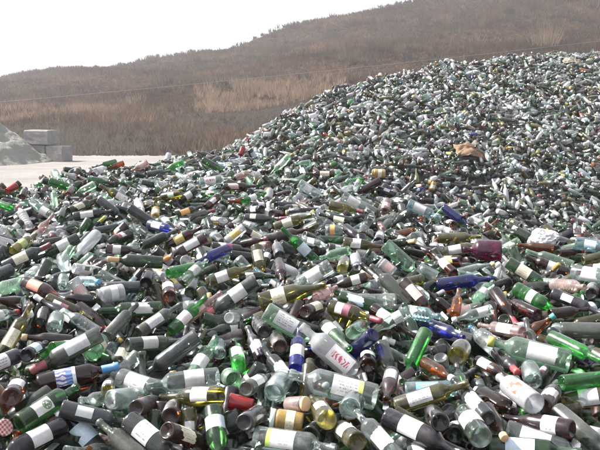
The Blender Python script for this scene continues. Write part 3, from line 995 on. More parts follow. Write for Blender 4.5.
I, J = find_pairs(P)
ITERS = 46
for it in range(ITERS):
    if it in (16, 32):
        I, J = find_pairs(P)
    p1, q1, p2, q2 = P[I, 0], P[I, 1], P[J, 0], P[J, 1]
    d1, d2, r = q1 - p1, q2 - p2, p1 - p2
    a = (d1 * d1).sum(1); e = (d2 * d2).sum(1); f = (d2 * r).sum(1); c = (d1 * r).sum(1); b = (d1 * d2).sum(1)
    den = np.maximum(a * e - b * b, 1e-9)
    s = np.clip((b * f - c * e) / den, 0.08, 0.97)
    t = np.clip((b * s + f) / e, 0.08, 0.97)
    s = np.clip((b * t - c) / a, 0.08, 0.97)
    v = (p1 + d1 * s[:, None]) - (p2 + d2 * t[:, None])
    dist = np.linalg.norm(v, axis=1)
    pen = rad(I, s) + rad(J, t) - dist
    m = pen > 0
    if m.any():
        ii, jj, ss, tt = I[m], J[m], s[m], t[m]
        nrm = v[m] / np.maximum(dist[m], 1e-5)[:, None]
        w1, w2 = INV[ii], INV[jj]
        corr = nrm * (pen[m] * .42 / (w1 + w2))[:, None]
        dP = np.zeros_like(P)
        np.add.at(dP[:, 0], ii, corr * (w1 * (1 - ss))[:, None] * 1.3)
        np.add.at(dP[:, 1], ii, corr * (w1 * ss)[:, None] * 1.3)
        np.add.at(dP[:, 0], jj, -corr * (w2 * (1 - tt))[:, None] * 1.3)
        np.add.at(dP[:, 1], jj, -corr * (w2 * tt)[:, None] * 1.3)
        lim = .02
        nn = np.linalg.norm(dP, axis=2, keepdims=True)
        P += dP * np.minimum(1, lim / np.maximum(nn, 1e-9))
    if it < ITERS - 8:
        P[NH:, :, 2] -= .0022
        P[:NH] += (P0 - P[:NH]) * .10
    # rest on the core of the heap
    fl = surf(P[..., 0], P[..., 1]) - .16
    P[..., 2] = np.maximum(P[..., 2], fl)
    # keep loose bottles from riding up above the heap
    top = surf(P[NH:, :, 0], P[NH:, :, 1]) + .075
    P[NH:, :, 2] = np.minimum(P[NH:, :, 2], top)
    mid = P.mean(1, keepdims=True)
    dv = P[:, 1] - P[:, 0]
    dv *= (LEN / np.maximum(np.linalg.norm(dv, axis=1), 1e-6))[:, None] / 2
    P = np.stack([mid[:, 0] - dv, mid[:, 0] + dv], 1)

# ------------------------------------------------------------------ what shows from here: decides which bottles are built singly
W_, H_ = 600, 450


def footprint(i, dx_=0.0):
    """pixels of the frame that bottle i covers, with a depth for each"""
    px, py, dp = project(P[i] - np.array([dx_, 0, 0]))
    rbp, rnp = RB[i] * FPX / dp[0], RB[i] * FPX / dp[1]
    R0 = max(rbp, rnp)
    x0, x1 = int(max(0, min(px) - R0)), int(min(W_ - 1, max(px) + R0) + 1)
    y0, y1 = int(max(0, min(py) - R0)), int(min(H_ - 1, max(py) + R0) + 1)
    if x1 <= x0 or y1 <= y0:
        return None
    gx, gy = np.meshgrid(np.arange(x0, x1), np.arange(y0, y1))
    dx, dy = px[1] - px[0], py[1] - py[0]
    l2 = dx * dx + dy * dy + 1e-6
    t = np.clip(((gx - px[0]) * dx + (gy - py[0]) * dy) / l2, 0, 1)
    u = np.clip((t - FB[i]) / max(FS[i] - FB[i], 1e-3), 0, 1)
    dep = dp[0] + (dp[1] - dp[0]) * t
    rr = (RB[i] + (RN[i] - RB[i]) * u) * FPX / dep
    dist = np.hypot(gx - px[0] - dx * t, gy - py[0] - dy * t)
    mk = dist <= rr
    if not mk.any():
        return None
    return gy[mk], gx[mk], (dep - RB[i] * np.sqrt(np.maximum(0, 1 - (dist / rr) ** 2)))[mk]


FP = [footprint(i) for i in range(NB)]
alive = np.ones(NB, bool)
for rnd_ in range(2):
    zb = np.full((H_, W_), 1e9)
    for i in range(NH):
        if FP[i] is not None:
            y, x, d = FP[i]
            zb[y, x] = np.minimum(zb[y, x], d)
    for i in range(NH, NB):
        if FP[i] is None or not alive[i]:
            continue
        y, x, d = FP[i]
        hides = (zb[y, x] < 1e8) & (d < zb[y, x] - .002)
        if hides.sum() > (.16 if rnd_ == 0 else .16) * len(d):
            alive[i] = False
    break
zb = np.full((H_, W_), 1e9); idb = np.full((H_, W_), -1)
for i in range(NB):
    if FP[i] is None or not alive[i]:
        continue
    y, x, d = FP[i]
    m = d < zb[y, x]
    zb[y[m], x[m]] = d[m]; idb[y[m], x[m]] = i
SHOWN = np.bincount(idb[idb >= 0], minlength=NB)
order = [i for i in np.argsort(-SHOWN) if i >= NH and alive[i] and SHOWN[i] > 0]
SINGLE = list(range(NH))
count = {}
for i in SINGLE:
    count[SHAPES[B[i]['k']]['name']] = count.get(SHAPES[B[i]['k']]['name'], 0) + 1
for i in order:
    nm = SHAPES[B[i]['k']]['name']
    if len(SINGLE) < 500 and count.get(nm, 0) < 300:
        SINGLE.append(i)
        count[nm] = count.get(nm, 0) + 1
single_set = set(SINGLE)
SEEN = SHOWN > 0
for dx_ in (-1.3, 1.3):
    zs = np.full((H_, W_), 1e9); ids = np.full((H_, W_), -1)
    for i in range(NB):
        f_ = footprint(i, dx_) if alive[i] else None
        if f_ is None:
            continue
        y, x, d = f_
        m = d < zs[y, x]
        zs[y[m], x[m]] = d[m]; ids[y[m], x[m]] = i
    SEEN |= np.bincount(ids[ids >= 0], minlength=NB) > 0
drop = alive & ~SEEN & (np.arange(NB) >= NH) & (rng.uniform(0, 1, NB) < .85)
print('buried and left out', int(drop.sum()))
alive &= ~drop
print('heroes', NH, 'front', NF - NH, 'mound', NB - NF, 'removed', int((~alive).sum()), 'smallest single', SHOWN[SINGLE[-1]])

# ------------------------------------------------------------------ the setting
def world_z(z):
    return z + CAM_H


# yard: one sheet to the horizon
m, nt, out = new_mat('yard_ground')
tc = N(nt, 'ShaderNodeTexCoord')
n1 = noise(nt, tc.outputs['Object'], .35, 6, .6)
n2 = noise(nt, tc.outputs['Object'], 6.0, 5, .65)
c = ramp(nt, n1, [(.3, (.145, .133, .12)), (.7, (.225, .208, .19))])
c = mixcol(nt, math_node(nt, 'MULTIPLY', ramp(nt, n2, [(.45, 0.), (.7, 1.)]), .6), c, (.11, .095, .085))
st = N(nt, 'ShaderNodeMapping'); st.inputs['Scale'].default_value = (.12, 1.4, 1.0); nt.links.new(tc.outputs['Object'], st.inputs['Vector'])
n3 = noise(nt, st.outputs[0], 1.0, 4, .6)
c = mixcol(nt, math_node(nt, 'MULTIPLY', ramp(nt, n3, [(.5, 0.), (.62, 1.)]), .5), c, (.115, .10, .09))
p = N(nt, 'ShaderNodeBsdfPrincipled'); p.inputs['Roughness'].default_value = .9
nt.links.new(c, p.inputs['Base Color'])
bmp = N(nt, 'ShaderNodeBump'); bmp.inputs['Strength'].default_value = .4; bmp.inputs['Distance'].default_value = .05
nt.links.new(n2, bmp.inputs['Height']); nt.links.new(bmp.outputs[0], p.inputs['Normal'])
nt.links.new(p.outputs[0], out.inputs[0])
YARD = m
gx = np.array([-900, -300, -80, -40, -20, 0, 20, 40, 80, 300, 900.]); gy = np.array([-300, -20, 0, 20, 40, 80, 200, 500, 1500.])
V = np.array([(x, y, 0) for y in gy for x in gx])
n = len(gx)
Q = np.array([(j * n + i, j * n + i + 1, (j + 1) * n + i + 1, (j + 1) * n + i) for j in range(len(gy) - 1) for i in range(n - 1)])
link('ground', mesh_from('ground', V, Q, YARD), kind='structure')

# core of the heap under the bottles: dirt and crushed glass
m, nt, out = new_mat('heap_dirt')
tc = N(nt, 'ShaderNodeTexCoord')
n1 = noise(nt, tc.outputs['Object'], 14.0, 6, .7)
v1 = N(nt, 'ShaderNodeTexVoronoi'); v1.inputs['Scale'].default_value = 38.0
nt.links.new(tc.outputs['Object'], v1.inputs['Vector'])
c = ramp(nt, n1, [(.3, (.018, .020, .014)), (.55, (.045, .045, .035)), (.8, (.09, .085, .07))])
c = mixcol(nt, .35, c, v1.outputs['Color'], 'MULTIPLY')
p = N(nt, 'ShaderNodeBsdfPrincipled'); p.inputs['Roughness'].default_value = .6
nt.links.new(c, p.inputs['Base Color'])
nt.links.new(p.outputs[0], out.inputs[0])
xs = np.linspace(-9, 18, 170); ys = np.linspace(-2.5, 28, 190)
XX, YY = np.meshgrid(xs, ys)
ZZ = world_z(surf(XX, YY) - .15)
V = np.stack([XX.ravel(), YY.ravel(), ZZ.ravel()], 1)
n = len(xs)
jj, ii = np.meshgrid(np.arange(len(ys) - 1), np.arange(n - 1), indexing='ij')
k0 = (jj * n + ii).ravel()
Q = np.stack([k0, k0 + 1, k0 + n + 1, k0 + n], 1)
link('heap_ground', mesh_from('heap_ground', V, Q, m), kind='structure')

# hillside behind the yard
RIDGE_PX = np.array([-500, -200, 0, 30, 60, 130, 200, 240, 300, 370, 440, 520, 600, 800, 1200])
RIDGE_PY = np.array([100, 88, 77, 73, 69, 62, 51, 44, 28, 12, -1, -14, -24, -42, -60])
RIDGE_A = np.array([ray(p_, 105)[0] for p_ in RIDGE_PX])


def hill_point(a, t):
    """a: x / y of the sight line, t: 0 foot .. 1 ridge .. >1 behind"""
    ry = np.interp(a, RIDGE_A, RIDGE_PY)
    Y = 39 + 81 * np.clip(t, 0, 1) + 60 * np.clip(t - 1, 0, 5)
    g = np.interp(t, [0, .06, .14, .24, .36, .6, 1.0], [0, .16, .33, .48, .62, .80, 1.0])
    py = 155 + (ry - 155) * g
    u = (225 - py) / FPX
    zr = (-SP + u * CP) / (CP + u * SP)
    Z = zr * Y
    foot = (-SP + (225 - 155) / FPX * CP) / (CP + (225 - 155) / FPX * SP) * 39
    Z = Z - foot - CAM_H
    X = a * Y
    Z = np.where(t > 1, Z - (t - 1) * 14, Z)
    bump = .35 * np.sin(X * .31 + 2 * np.sin(Y * .17)) + .25 * np.sin(Y * .43 + X * .19) + .5 * np.sin(X * .07 + Y * .11)
    return X, Y, Z + bump * np.clip(t * 2.5, 0, 1) * .8


aa = np.linspace(-1.6, 1.8, 300); tt = np.concatenate([np.linspace(-.02, 1, 110), np.linspace(1.05, 3, 14)])
AA, TT = np.meshgrid(aa, tt)
HX, HY, HZ = hill_point(AA, TT)
HZ = np.where(TT < 0, -CAM_H - .3, HZ)
V = np.stack([HX.ravel(), HY.ravel(), world_z(HZ).ravel()], 1)
n = len(aa)
jj, ii = np.meshgrid(np.arange(len(tt) - 1), np.arange(n - 1), indexing='ij')
k0 = (jj * n + ii).ravel()
Q = np.stack([k0, k0 + 1, k0 + n + 1, k0 + n], 1)
m, nt, out = new_mat('hill_soil')
tc = N(nt, 'ShaderNodeTexCoord')
at_ = N(nt, 'ShaderNodeAttribute', attribute_name='band')
n1 = noise(nt, tc.outputs['Object'], .10, 6, .65)
n2 = noise(nt, tc.outputs['Object'], 1.1, 6, .7)
base = ramp(nt, at_.outputs['Fac'], [(0.0, (.085, .055, .040)), (.05, (.12, .085, .06)), (.13, (.105, .10, .075)), (.20, (.12, .115, .085)), (.27, (.15, .11, .075)), (.42, (.11, .075, .055)), (.7, (.085, .058, .042)), (1.0, (.10, .075, .045))])
c = mixcol(nt, ramp(nt, n1, [(.35, 0.), (.7, .7)]), base, (.060, .043, .034))
c = mixcol(nt, ramp(nt, n2, [(.45, 0.), (.75, .5)]), c, (.085, .062, .046))
c = mixcol(nt, 1.0, c, (.27, .22, .17), 'MULTIPLY')
p = N(nt, 'ShaderNodeBsdfPrincipled'); p.inputs['Roughness'].default_value = .95; p.inputs['Specular IOR Level'].default_value = .08
nt.links.new(c, p.inputs['Base Color'])
bmp = N(nt, 'ShaderNodeBump'); bmp.inputs['Strength'].default_value = .8; bmp.inputs['Distance'].default_value = .5
nt.links.new(n2, bmp.inputs['Height']); nt.links.new(bmp.outputs[0], p.inputs['Normal'])
nt.links.new(p.outputs[0], out.inputs[0])
band = np.clip(TT.ravel(), 0, 1)
link('hill', mesh_from('hill', V, Q, m, attrs={'band': np.stack([band, band, band, np.ones_like(band)], 1)}), kind='structure')


# plant cover: fans of twigs and blades, all from numpy
def tuft_mesh(name, base, hgt, spread, nbl, width, cols, mat):
    """base n x 3 world; each tuft nbl blades of two triangles that taper"""
    n = len(base)
    az = rng.uniform(0, 2 * np.pi, (n, nbl))
    out_ = rng.uniform(.1, 1.0, (n, nbl)) * spread[:, None]
    hh = hgt[:, None] * rng.uniform(.55, 1.05, (n, nbl))
    root = base[:, None, :] + np.stack([np.cos(az) * out_ * .25, np.sin(az) * out_ * .25, np.full((n, nbl), -.08)], 2)
    tip = base[:, None, :] + np.stack([np.cos(az) * out_, np.sin(az) * out_, hh], 2)
    midp = root * .45 + tip * .55 + np.stack([np.zeros((n, nbl)), np.zeros((n, nbl)), hh * .12], 2)
    waz = rng.uniform(0, np.pi, (n, nbl))
    wv = np.stack([np.cos(waz), np.sin(waz) * .4, np.zeros((n, nbl))], 2) * (width * rng.uniform(.5, 1.2, (n, nbl)))[..., None]
    low = root * .62 + midp * .38
    V = np.stack([low - wv, low + wv, tip], 2).reshape(-1, 3)
    k = np.arange(n * nbl) * 3
    Q = np.stack([k, k + 1, k + 2, k + 2], 1)
    shade = np.repeat(cols[:, None, :], nbl, 1) * rng.uniform(.7, 1.3, (n, nbl, 1))
    C = np.repeat(shade[:, :, None, :], 3, 2).reshape(-1, 3)
    C = np.concatenate([C, np.ones((len(C), 1))], 1)
    return mesh_from(name, V, Q, mat, smooth_=False, attrs={'leaf': C})


m, nt, out = new_mat('dry_plants')
at_ = N(nt, 'ShaderNodeAttribute', attribute_name='leaf')
d1 = N(nt, 'ShaderNodeBsdfDiffuse'); d2 = N(nt, 'ShaderNodeBsdfTranslucent')
nt.links.new(at_.outputs['Color'], d1.inputs[0]); nt.links.new(at_.outputs['Color'], d2.inputs[0])
mx = N(nt, 'ShaderNodeMixShader'); mx.inputs[0].default_value = .3
nt.links.new(d1.outputs[0], mx.inputs[1]); nt.links.new(d2.outputs[0], mx.inputs[2])
nt.links.new(mx.outputs[0], out.inputs[0])
PLANT = m


def lumps(X, Y, f, ph):
    return np.sin(X * f + ph) * np.sin(Y * f * 1.3 + ph * 2) + .6 * np.sin(X * f * 2.3 + Y * f * 1.7 + ph)


def in_sight(pos):
    px, py, _d = project(pos - np.array([0, 0, CAM_H]))
    return py < np.interp(px, [215, 240, 275, 300, 350, 400, 450, 520, 600, 760], [175, 142, 119, 104, 85, 72, 63, 55, 51, 46]) + 22


def on_hill(a, t):
    X, Y, Z = hill_point(a, t)
    return np.stack([X, Y, world_z(Z)], 1)


n = 56000
a = rng.uniform(-.62, .62, n); t = rng.uniform(.0, 1.03, n)
pos = on_hill(a, t)
keep = in_sight(pos)
pos, a, t = pos[keep], a[keep], t[keep]
dens = lumps(pos[:, 0], pos[:, 1], .12, .8)
keep = rng.uniform(-2.8, .2, len(pos)) - .9 * (t > .26) + 2.3 * (t < .22) < dens + .35 * lumps(pos[:, 0], pos[:, 1], .55, 4.)
pos, t, dens = pos[keep], t[keep], dens[keep]
pal = np.array([(.155, .110, .088), (.19, .135, .105), (.25, .185, .13), (.125, .095, .085), (.18, .155, .10)])
cols = pal[rng.choice(5, len(pos), p=[.33, .27, .17, .13, .10])] * (1 + .35 * np.clip(lumps(pos[:, 0], pos[:, 1], .21, 1.), -1, 1))[:, None] * np.array([.66, .60, .49])
hg = rng.uniform(.18, .55, len(pos)) * (1 + .6 * np.clip(dens, -.8, 1.2)) + (rng.uniform(0, 1, len(pos)) > .985) * .7
link('hillside_shrubbery', tuft_mesh('hillside_shrubbery', pos, hg, hg * 1.0, 13, .042, cols, PLANT), kind='stuff')

# rounder scrub in drifts over the slope and along the skyline
n = 2600
a = rng.uniform(-.62, .62, n); t = rng.uniform(.30, 1.02, n)
t[:150] = rng.uniform(.93, 1.01, 150)
pos = on_hill(a, t)
keep = in_sight(pos) & ((lumps(pos[:, 0], pos[:, 1], .17, 3.3) > rng.uniform(-.6, 1.3, n)) | (np.arange(n) < 150))
pos = pos[keep]
pos = np.repeat(pos, 4, 0) + np.concatenate([rng.normal(0, .55, (len(pos) * 4, 2)), np.zeros((len(pos) * 4, 1))], 1)
pal = np.array([(.095, .085, .055), (.085, .065, .048), (.12, .10, .065), (.070, .058, .046)])
cols = np.repeat(pal[rng.choice(4, len(pos) // 4)], 4, 0)
hg = np.repeat(rng.uniform(.4, 1.2, len(pos) // 4), 4) * rng.uniform(.7, 1.1, len(pos))
link('slope_shrubbery', tuft_mesh('slope_shrubbery', pos, hg, hg * .8, 22, .06, cols, PLANT), kind='stuff')

n = 13000
a = rng.uniform(-.62, .3, n); t = rng.uniform(.205, .33, n)
pos = on_hill(a, t)
pos = pos[in_sight(pos)]; n = len(pos)
rx = project(pos - np.array([0, 0, CAM_H]))[0]
dn = np.clip((145 - rx) / 40, 0, 1) + np.clip((rx - 190) / 25, 0, 1) * np.clip((350 - rx) / 60, 0, 1)
keep = rng.uniform(0, 1, n) < dn * (.55 + .4 * lumps(pos[:, 0], pos[:, 1], .5, 2.2))
pos = pos[keep]
pal = np.array([(.265, .19, .125), (.325, .24, .16), (.20, .145, .10)])
cols = pal[rng.choice(3, len(pos), p=[.45, .3, .25])]
hg = rng.uniform(.25, 1.0, len(pos)) * (1 + .25 * lumps(pos[:, 0], pos[:, 1], .33, 1.2))
link('reed_foliage', tuft_mesh('reed_foliage', pos, hg, hg * .55, 14, .028, cols, PLANT), kind='stuff')

n = 17000
a = rng.uniform(-.62, .02, n); t = rng.uniform(.0, .24, n)
pos = on_hill(a, t)
pal = np.array([(.125, .10, .078), (.140, .134, .110), (.15, .118, .09), (.118, .114, .094)])
cols = pal[rng.choice(4, len(pos), p=[.3, .25, .25, .2])]
hg = rng.uniform(.05, .20, len(pos)) * np.where(rng.uniform(0, 1, len(pos)) < .16 * (t < .14), 3.5, 1.0)
link('bank_grass', tuft_mesh('bank_grass', pos, hg, hg * 1.0, 10, .022, cols, PLANT), kind='stuff')


# the bare pale bush that stands out above the far heap
def bush(px, py, Y, height, name, label):
    p = at(px, py, Y) + np.array([0, 0, CAM_H])
    e = bpy.data.objects.new(name, None)
    COL.objects.link(e); e.location = p
    tag(e, label, 'bush')
    n = 60
    base = np.zeros((n, 3)); base[:, :2] = rng.normal(0, .35 * height * .3, (n, 2)); base[:, 2] = -.2
    cols = np.array([(.24, .18, .125)] * n)
    link('twigs', tuft_mesh('twigs', base, rng.uniform(.6, 1.0, n) * height, rng.uniform(.4, 1.1, n) * height * .75, 7, .022, cols, PLANT), e)
    base = np.zeros((14, 3)); base[:, :2] = rng.normal(0, .1 * height, (14, 2)); base[:, 2] = -.2
    link('stems', tuft_mesh('stems', base, np.full(14, height * .8), np.full(14, height * .5), 2, .03, np.array([(.16, .115, .08)] * 14), PLANT), e)


_a = ray(545, 50)[0]
for _t in np.linspace(.3, 1, 200):
    _x, _y, _z = hill_point(np.array([_a]), np.array([_t]))
    _px, _py, _d = project(np.array([_x[0], _y[0], _z[0]]))
    if _py < 50:
        break
bush(545, _py, _y[0], 3.2, 'bare_bush', 'pale bare bush on the brown hillside above the far heap of bottles')

# overhead cable
def curve_mesh(name, cu):
    tmp = bpy.data.objects.new(name, cu)
    COL.objects.link(tmp)
    bpy.context.view_layer.update()
    me = bpy.data.meshes.new_from_object(tmp.evaluated_get(bpy.context.evaluated_depsgraph_get()))
    bpy.data.objects.remove(tmp)
    me.name = name
    return me


cu = bpy.data.curves.new('overhead_cable', 'CURVE'); cu.dimensions = '3D'
sp = cu.splines.new('POLY')
ends = [at(-700, 152, 30), at(1300, -60, 30)]
pts = []
A0, A1 = at(0, 102.0, 30), at(600, 41.0, 30)
for i in range(61):
    u = -1.2 + 3.4 * i / 60
    q = A0 + (A1 - A0) * u
    q[2] -= .16 * 4 * u * (1 - u) * .5
    pts.append(q)
sp.points.add(len(pts) - 1)
for pt, q in zip(sp.points, pts):
    pt.co = (q[0], q[1], q[2] + CAM_H, 1)
cu.bevel_depth = .0085; cu.bevel_resolution = 1
cu.materials.append(simple_mat('cable_steel', (.20, .20, .215), .4, .3, .2))
o = link('overhead_cable', curve_mesh('overhead_cable', cu))
tag(o, 'thin pale cable strung across the brown hillside', 'cable')

# concrete blocks and sand at the far side of the yard
m, nt, out = new_mat('block_concrete')
vec, rnd = rand_vec(nt)
n1 = noise(nt, vec, 3.0, 6, .65); n2 = noise(nt, vec, 22.0, 4, .6)
c = ramp(nt, n1, [(.3, (.15, .145, .138)), (.7, (.26, .252, .238))])
c = mixcol(nt, math_node(nt, 'MULTIPLY', ramp(nt, n2, [(.5, 0.), (.75, 1.)]), .6), c, (.22, .20, .18))
p = N(nt, 'ShaderNodeBsdfPrincipled'); p.inputs['Roughness'].default_value = .9
nt.links.new(c, p.inputs['Base Color'])
bmp = N(nt, 'ShaderNodeBump'); bmp.inputs['Strength'].default_value = .5; bmp.inputs['Distance'].default_value = .03
nt.links.new(n2, bmp.inputs['Height']); nt.links.new(bmp.outputs[0], p.inputs['Normal'])
nt.links.new(p.outputs[0], out.inputs[0])
CONC = m


def concrete_block(c, size, rz, label):
    import bmesh
    bm = bmesh.new()
    bmesh.ops.create_cube(bm, size=1.0)
    bmesh.ops.scale(bm, vec=size, verts=bm.verts)
    bmesh.ops.bevel(bm, geom=list(bm.edges), offset=.045, segments=1, affect='EDGES')
    bmesh.ops.subdivide_edges(bm, edges=list(bm.edges), cuts=3, use_grid_fill=True)
    for v in bm.verts:
        v.co += Vector((random.uniform(-.010, .010), random.uniform(-.010, .010), random.uniform(-.006, .006)))
    me = bpy.data.meshes.new('concrete_block'); bm.to_mesh(me); bm.free()
    me.materials.append(CONC)
    o = link('concrete_block', me)
    o.location = c; o.rotation_euler = (0, 0, rz)
    tag(o, label, 'block', 'concrete blocks walling the sand')


g = at(57, 161, 35.0)
bs = .76
concrete_block((g[0], 35.4, bs / 2 - .01), (.98, .80, bs), -.34, 'tan concrete block on the ground at the end of the row')
concrete_block((g[0] - .98, 35.75, bs / 2 - .01), (.98, .80, bs), -.34, 'concrete block on the ground half buried in the sand')
concrete_block((g[0] - .95, 35.72, bs * 1.5 + .002), (1.45, .80, .70), -.34, 'grey concrete block topmost of its stack beside the sand')

m, nt, out = new_mat('sand')
tc = N(nt, 'ShaderNodeTexCoord')
n1 = noise(nt, tc.outputs['Object'], 1.2, 6, .65); n2 = noise(nt, tc.outputs['Object'], 9.0, 6, .7)
c = ramp(nt, n1, [(.3, (.28, .28, .24)), (.7, (.36, .36, .31))])
c = mixcol(nt, math_node(nt, 'MULTIPLY', ramp(nt, n2, [(.5, 0.), (.75, 1.)]), .5), c, (.24, .235, .20))
p = N(nt, 'ShaderNodeBsdfPrincipled'); p.inputs['Roughness'].default_value = .95
nt.links.new(c, p.inputs['Base Color'])
bmp = N(nt, 'ShaderNodeBump'); bmp.inputs['Strength'].default_value = .9; bmp.inputs['Distance'].default_value = .25
nt.links.new(n2, bmp.inputs['Height']); nt.links.new(bmp.outputs[0], p.inputs['Normal'])
nt.links.new(p.outputs[0], out.inputs[0])
na, nr = 150, 56
V, Q = [], []
cx, cy = at(-40, 160, 34.7)[:2]
HS, RS = 3.3, 4.1
for j in range(nr + 1):
    rr = RS * j / nr
    for i in range(na):
        th = 2 * math.pi * i / na
        wob = 1 + .05 * math.sin(3 * th + 1) + .03 * math.sin(7 * th)
        z = HS * max(0, (1 - (j / nr)) ** 1.02)
        z = z - .12 * math.exp(-rr * 3) + .05 * math.sin(rr * 5 + 3 * th) * (j > 1) * (j < nr)
        px_, py_ = rr * math.cos(th), rr * math.sin(th)
        from mathutils import noise as mn
        z += (.16 * mn.noise(Vector((px_ * 1.1, py_ * 1.1, 3))) + .09 * mn.noise(Vector((px_ * 3.7, py_ * 3.7, 1))) + .05 * mn.noise(Vector((px_ * 9, py_ * 9, 1)))) * min(1, (nr - j) / 5 + .15)
        V.append((cx + rr * wob * math.cos(th), cy + rr * wob * .8 * math.sin(th), z - .03))
for j in range(nr):
    for i in range(na):
        k = (i + 1) % na
        Q.append((j * na + i, j * na + k, (j + 1) * na + k, (j + 1) * na + i))
o = link('sand_heap', mesh_from('sand_heap', V, Q, m))
tag(o, 'pale grey-green sand heap sloping down to the concrete blocks', 'sand heap')

# ------------------------------------------------------------------ bottles: meshes
MESH = {}


def glass_mesh(k, q=2, seg=24):
    key = ('g', k, q)
    if key not in MESH:
        V, Q = revolve(profile(k, q), seg, SHAPES[k].get('squash', 1))
        MESH[key] = mesh_from(SHAPES[k]['name'], V, Q, GM['dark'])
    return MESH[key]


def label_mesh(k, lab, var):
    key = ('l', k, lab, var)
    if key not in MESH:
        s = SHAPES[k]
        z0, z1 = s['lab']
        half, jag = [(.80, 0), (1.15, .0), (.62, .0), (.85, .008), (1.0, .006)][var]
        z1 = z1 - [0, .01, .025, .012, .0][var]; z0 = z0 + [.0, .012, .006, .0, .015][var]
        if lab in ('emblem',):
            half = .7
        V, Q, UV = patch(s['R'], -half, half, z0, z1, 18, 3, s.get('squash', 1), jag=jag, seed=var * 7 + ord(k))
        MESH[key] = mesh_from('paper_label', V, Q, LABELS[lab][1], uv=UV)
    return MESH[key]


def side_mesh(k, lab):
    key = ('sl', k, lab)
    if key not in MESH:
        s = SHAPES[k]
        z0, z1 = s['lab']
        V, Q, UV = patch(s['R'], 1.35, 2.3, z0 + .005, z1 - .02, 6, 2, s.get('squash', 1))
        MESH[key] = mesh_from('back_label', V, Q, LABELS[lab][1], uv=UV)
    return MESH[key]


def back_mesh(k, lab):
    key = ('bl', k, lab)
    if key not in MESH:
        s = SHAPES[k]
        z0, z1 = s['lab']
        V, Q, UV = patch(s['R'], math.pi - .6, math.pi + .6, z0 + .01, z1 - .025, 8, 2, s.get('squash', 1))
        MESH[key] = mesh_from('back_label', V, Q, LABELS[lab if lab in ('cream', 'white') else 'text'][1], uv=UV)
    return MESH[key]


def cap_mesh(k, cap):
    key = ('c', k, cap)
    if key not in MESH:
        s = SHAPES[k]
        H, rn, lip, hs = s['H'], s['rn'], s['lip'], s['hs']
        if k == 'J':
            prof = [(lip * 1.03, hs + .003), (lip * 1.09, hs + .003), (lip * 1.09, H + .001), (lip * 1.02, H + .004), (lip * .9, H + .003), (0, H + .003)]
            name = 'lid'
        elif s['name'] == 'wine_bottle':
            prof = [(rn * 1.04, hs + .008), (rn * 1.07, hs + .009), (rn * 1.03, H - .022), (lip * 1.06, H - .020), (lip * 1.07, H - .003), (lip * .95, H + .001), (0, H + .001)]
            name = 'neck_foil'
        else:
            prof = [(lip * 1.02, H - .024), (lip * 1.12, H - .024), (lip * 1.12, H), (lip * 1.0, H + .002), (0, H + .002)]
            name = 'screw_cap'
        V, Q = revolve(prof, 20)
        MESH[key] = mesh_from(name, V, Q, CAPS[cap][1])
    return MESH[key]


CAMV = np.zeros(3)


def frame_of(i, face=True, wob=0.0):
    """4 x 4 matrix of bottle i: z along the axis, x towards the viewer so that labels read from the eye"""
    pb, pt = P[i]
    z = (pt - pb) / np.linalg.norm(pt - pb)
    view = CAMV - (pb + pt) / 2 + np.array([0, 0, .9])
    x = view - z * (view @ z)
    if np.linalg.norm(x) < .05:
        x = np.array([0, 0, 1.0]) - z * z[2]
    x /= np.linalg.norm(x)
    y = np.cross(z, x)
    c_, s_ = math.cos(wob), math.sin(wob)
    x2 = x * c_ + y * s_
    y2 = np.cross(z, x2)
    return x2, y2, z, pb


GROUP = {'wine_bottle': 'wine bottles in the heap', 'beer_bottle': 'beer bottles in the heap', 'liquor_bottle': 'spirits bottles in the heap',
         'glass_jar': 'jars in the heap', 'plastic_bottle': 'plastic bottles in the heap', 'tumbler': 'cups in the heap', 'glass_jug': None}

# screen layout for the descriptions
PXY = np.array([[project(P[i])[0].mean(), project(P[i])[1].mean()] for i in range(NB)])
LANDMARK = [(i, B[i]['lm']) for i in range(NH) if B[i]['lm'] and SHOWN[i] > 25]


def pose(i):
    px, py, dp = project(P[i])
    dx, dy = px[1] - px[0], py[1] - py[0]
    ln = math.hypot(dx, dy)
    if ln < 2.6 * RB[i] * FPX / dp.mean():
        return 'base towards the viewer' if dp[0] < dp[1] else 'mouth towards the viewer'
    an = math.degrees(math.atan2(-dy, dx)) % 360
    return 'neck ' + ['right', 'up right', 'up', 'up left', 'left', 'down left', 'down', 'down right'][int((an + 22.5) // 45) % 8]


def relation(i, j):
    d = PXY[i] - PXY[j]
    dist = math.hypot(*d)
    an = math.degrees(math.atan2(-d[1], d[0])) % 360
    w = ['right of', 'above right of', 'above', 'above left of', 'left of', 'below left of', 'below', 'below right of'][int((an + 22.5) // 45) % 8]
    return dist, w


used = set()


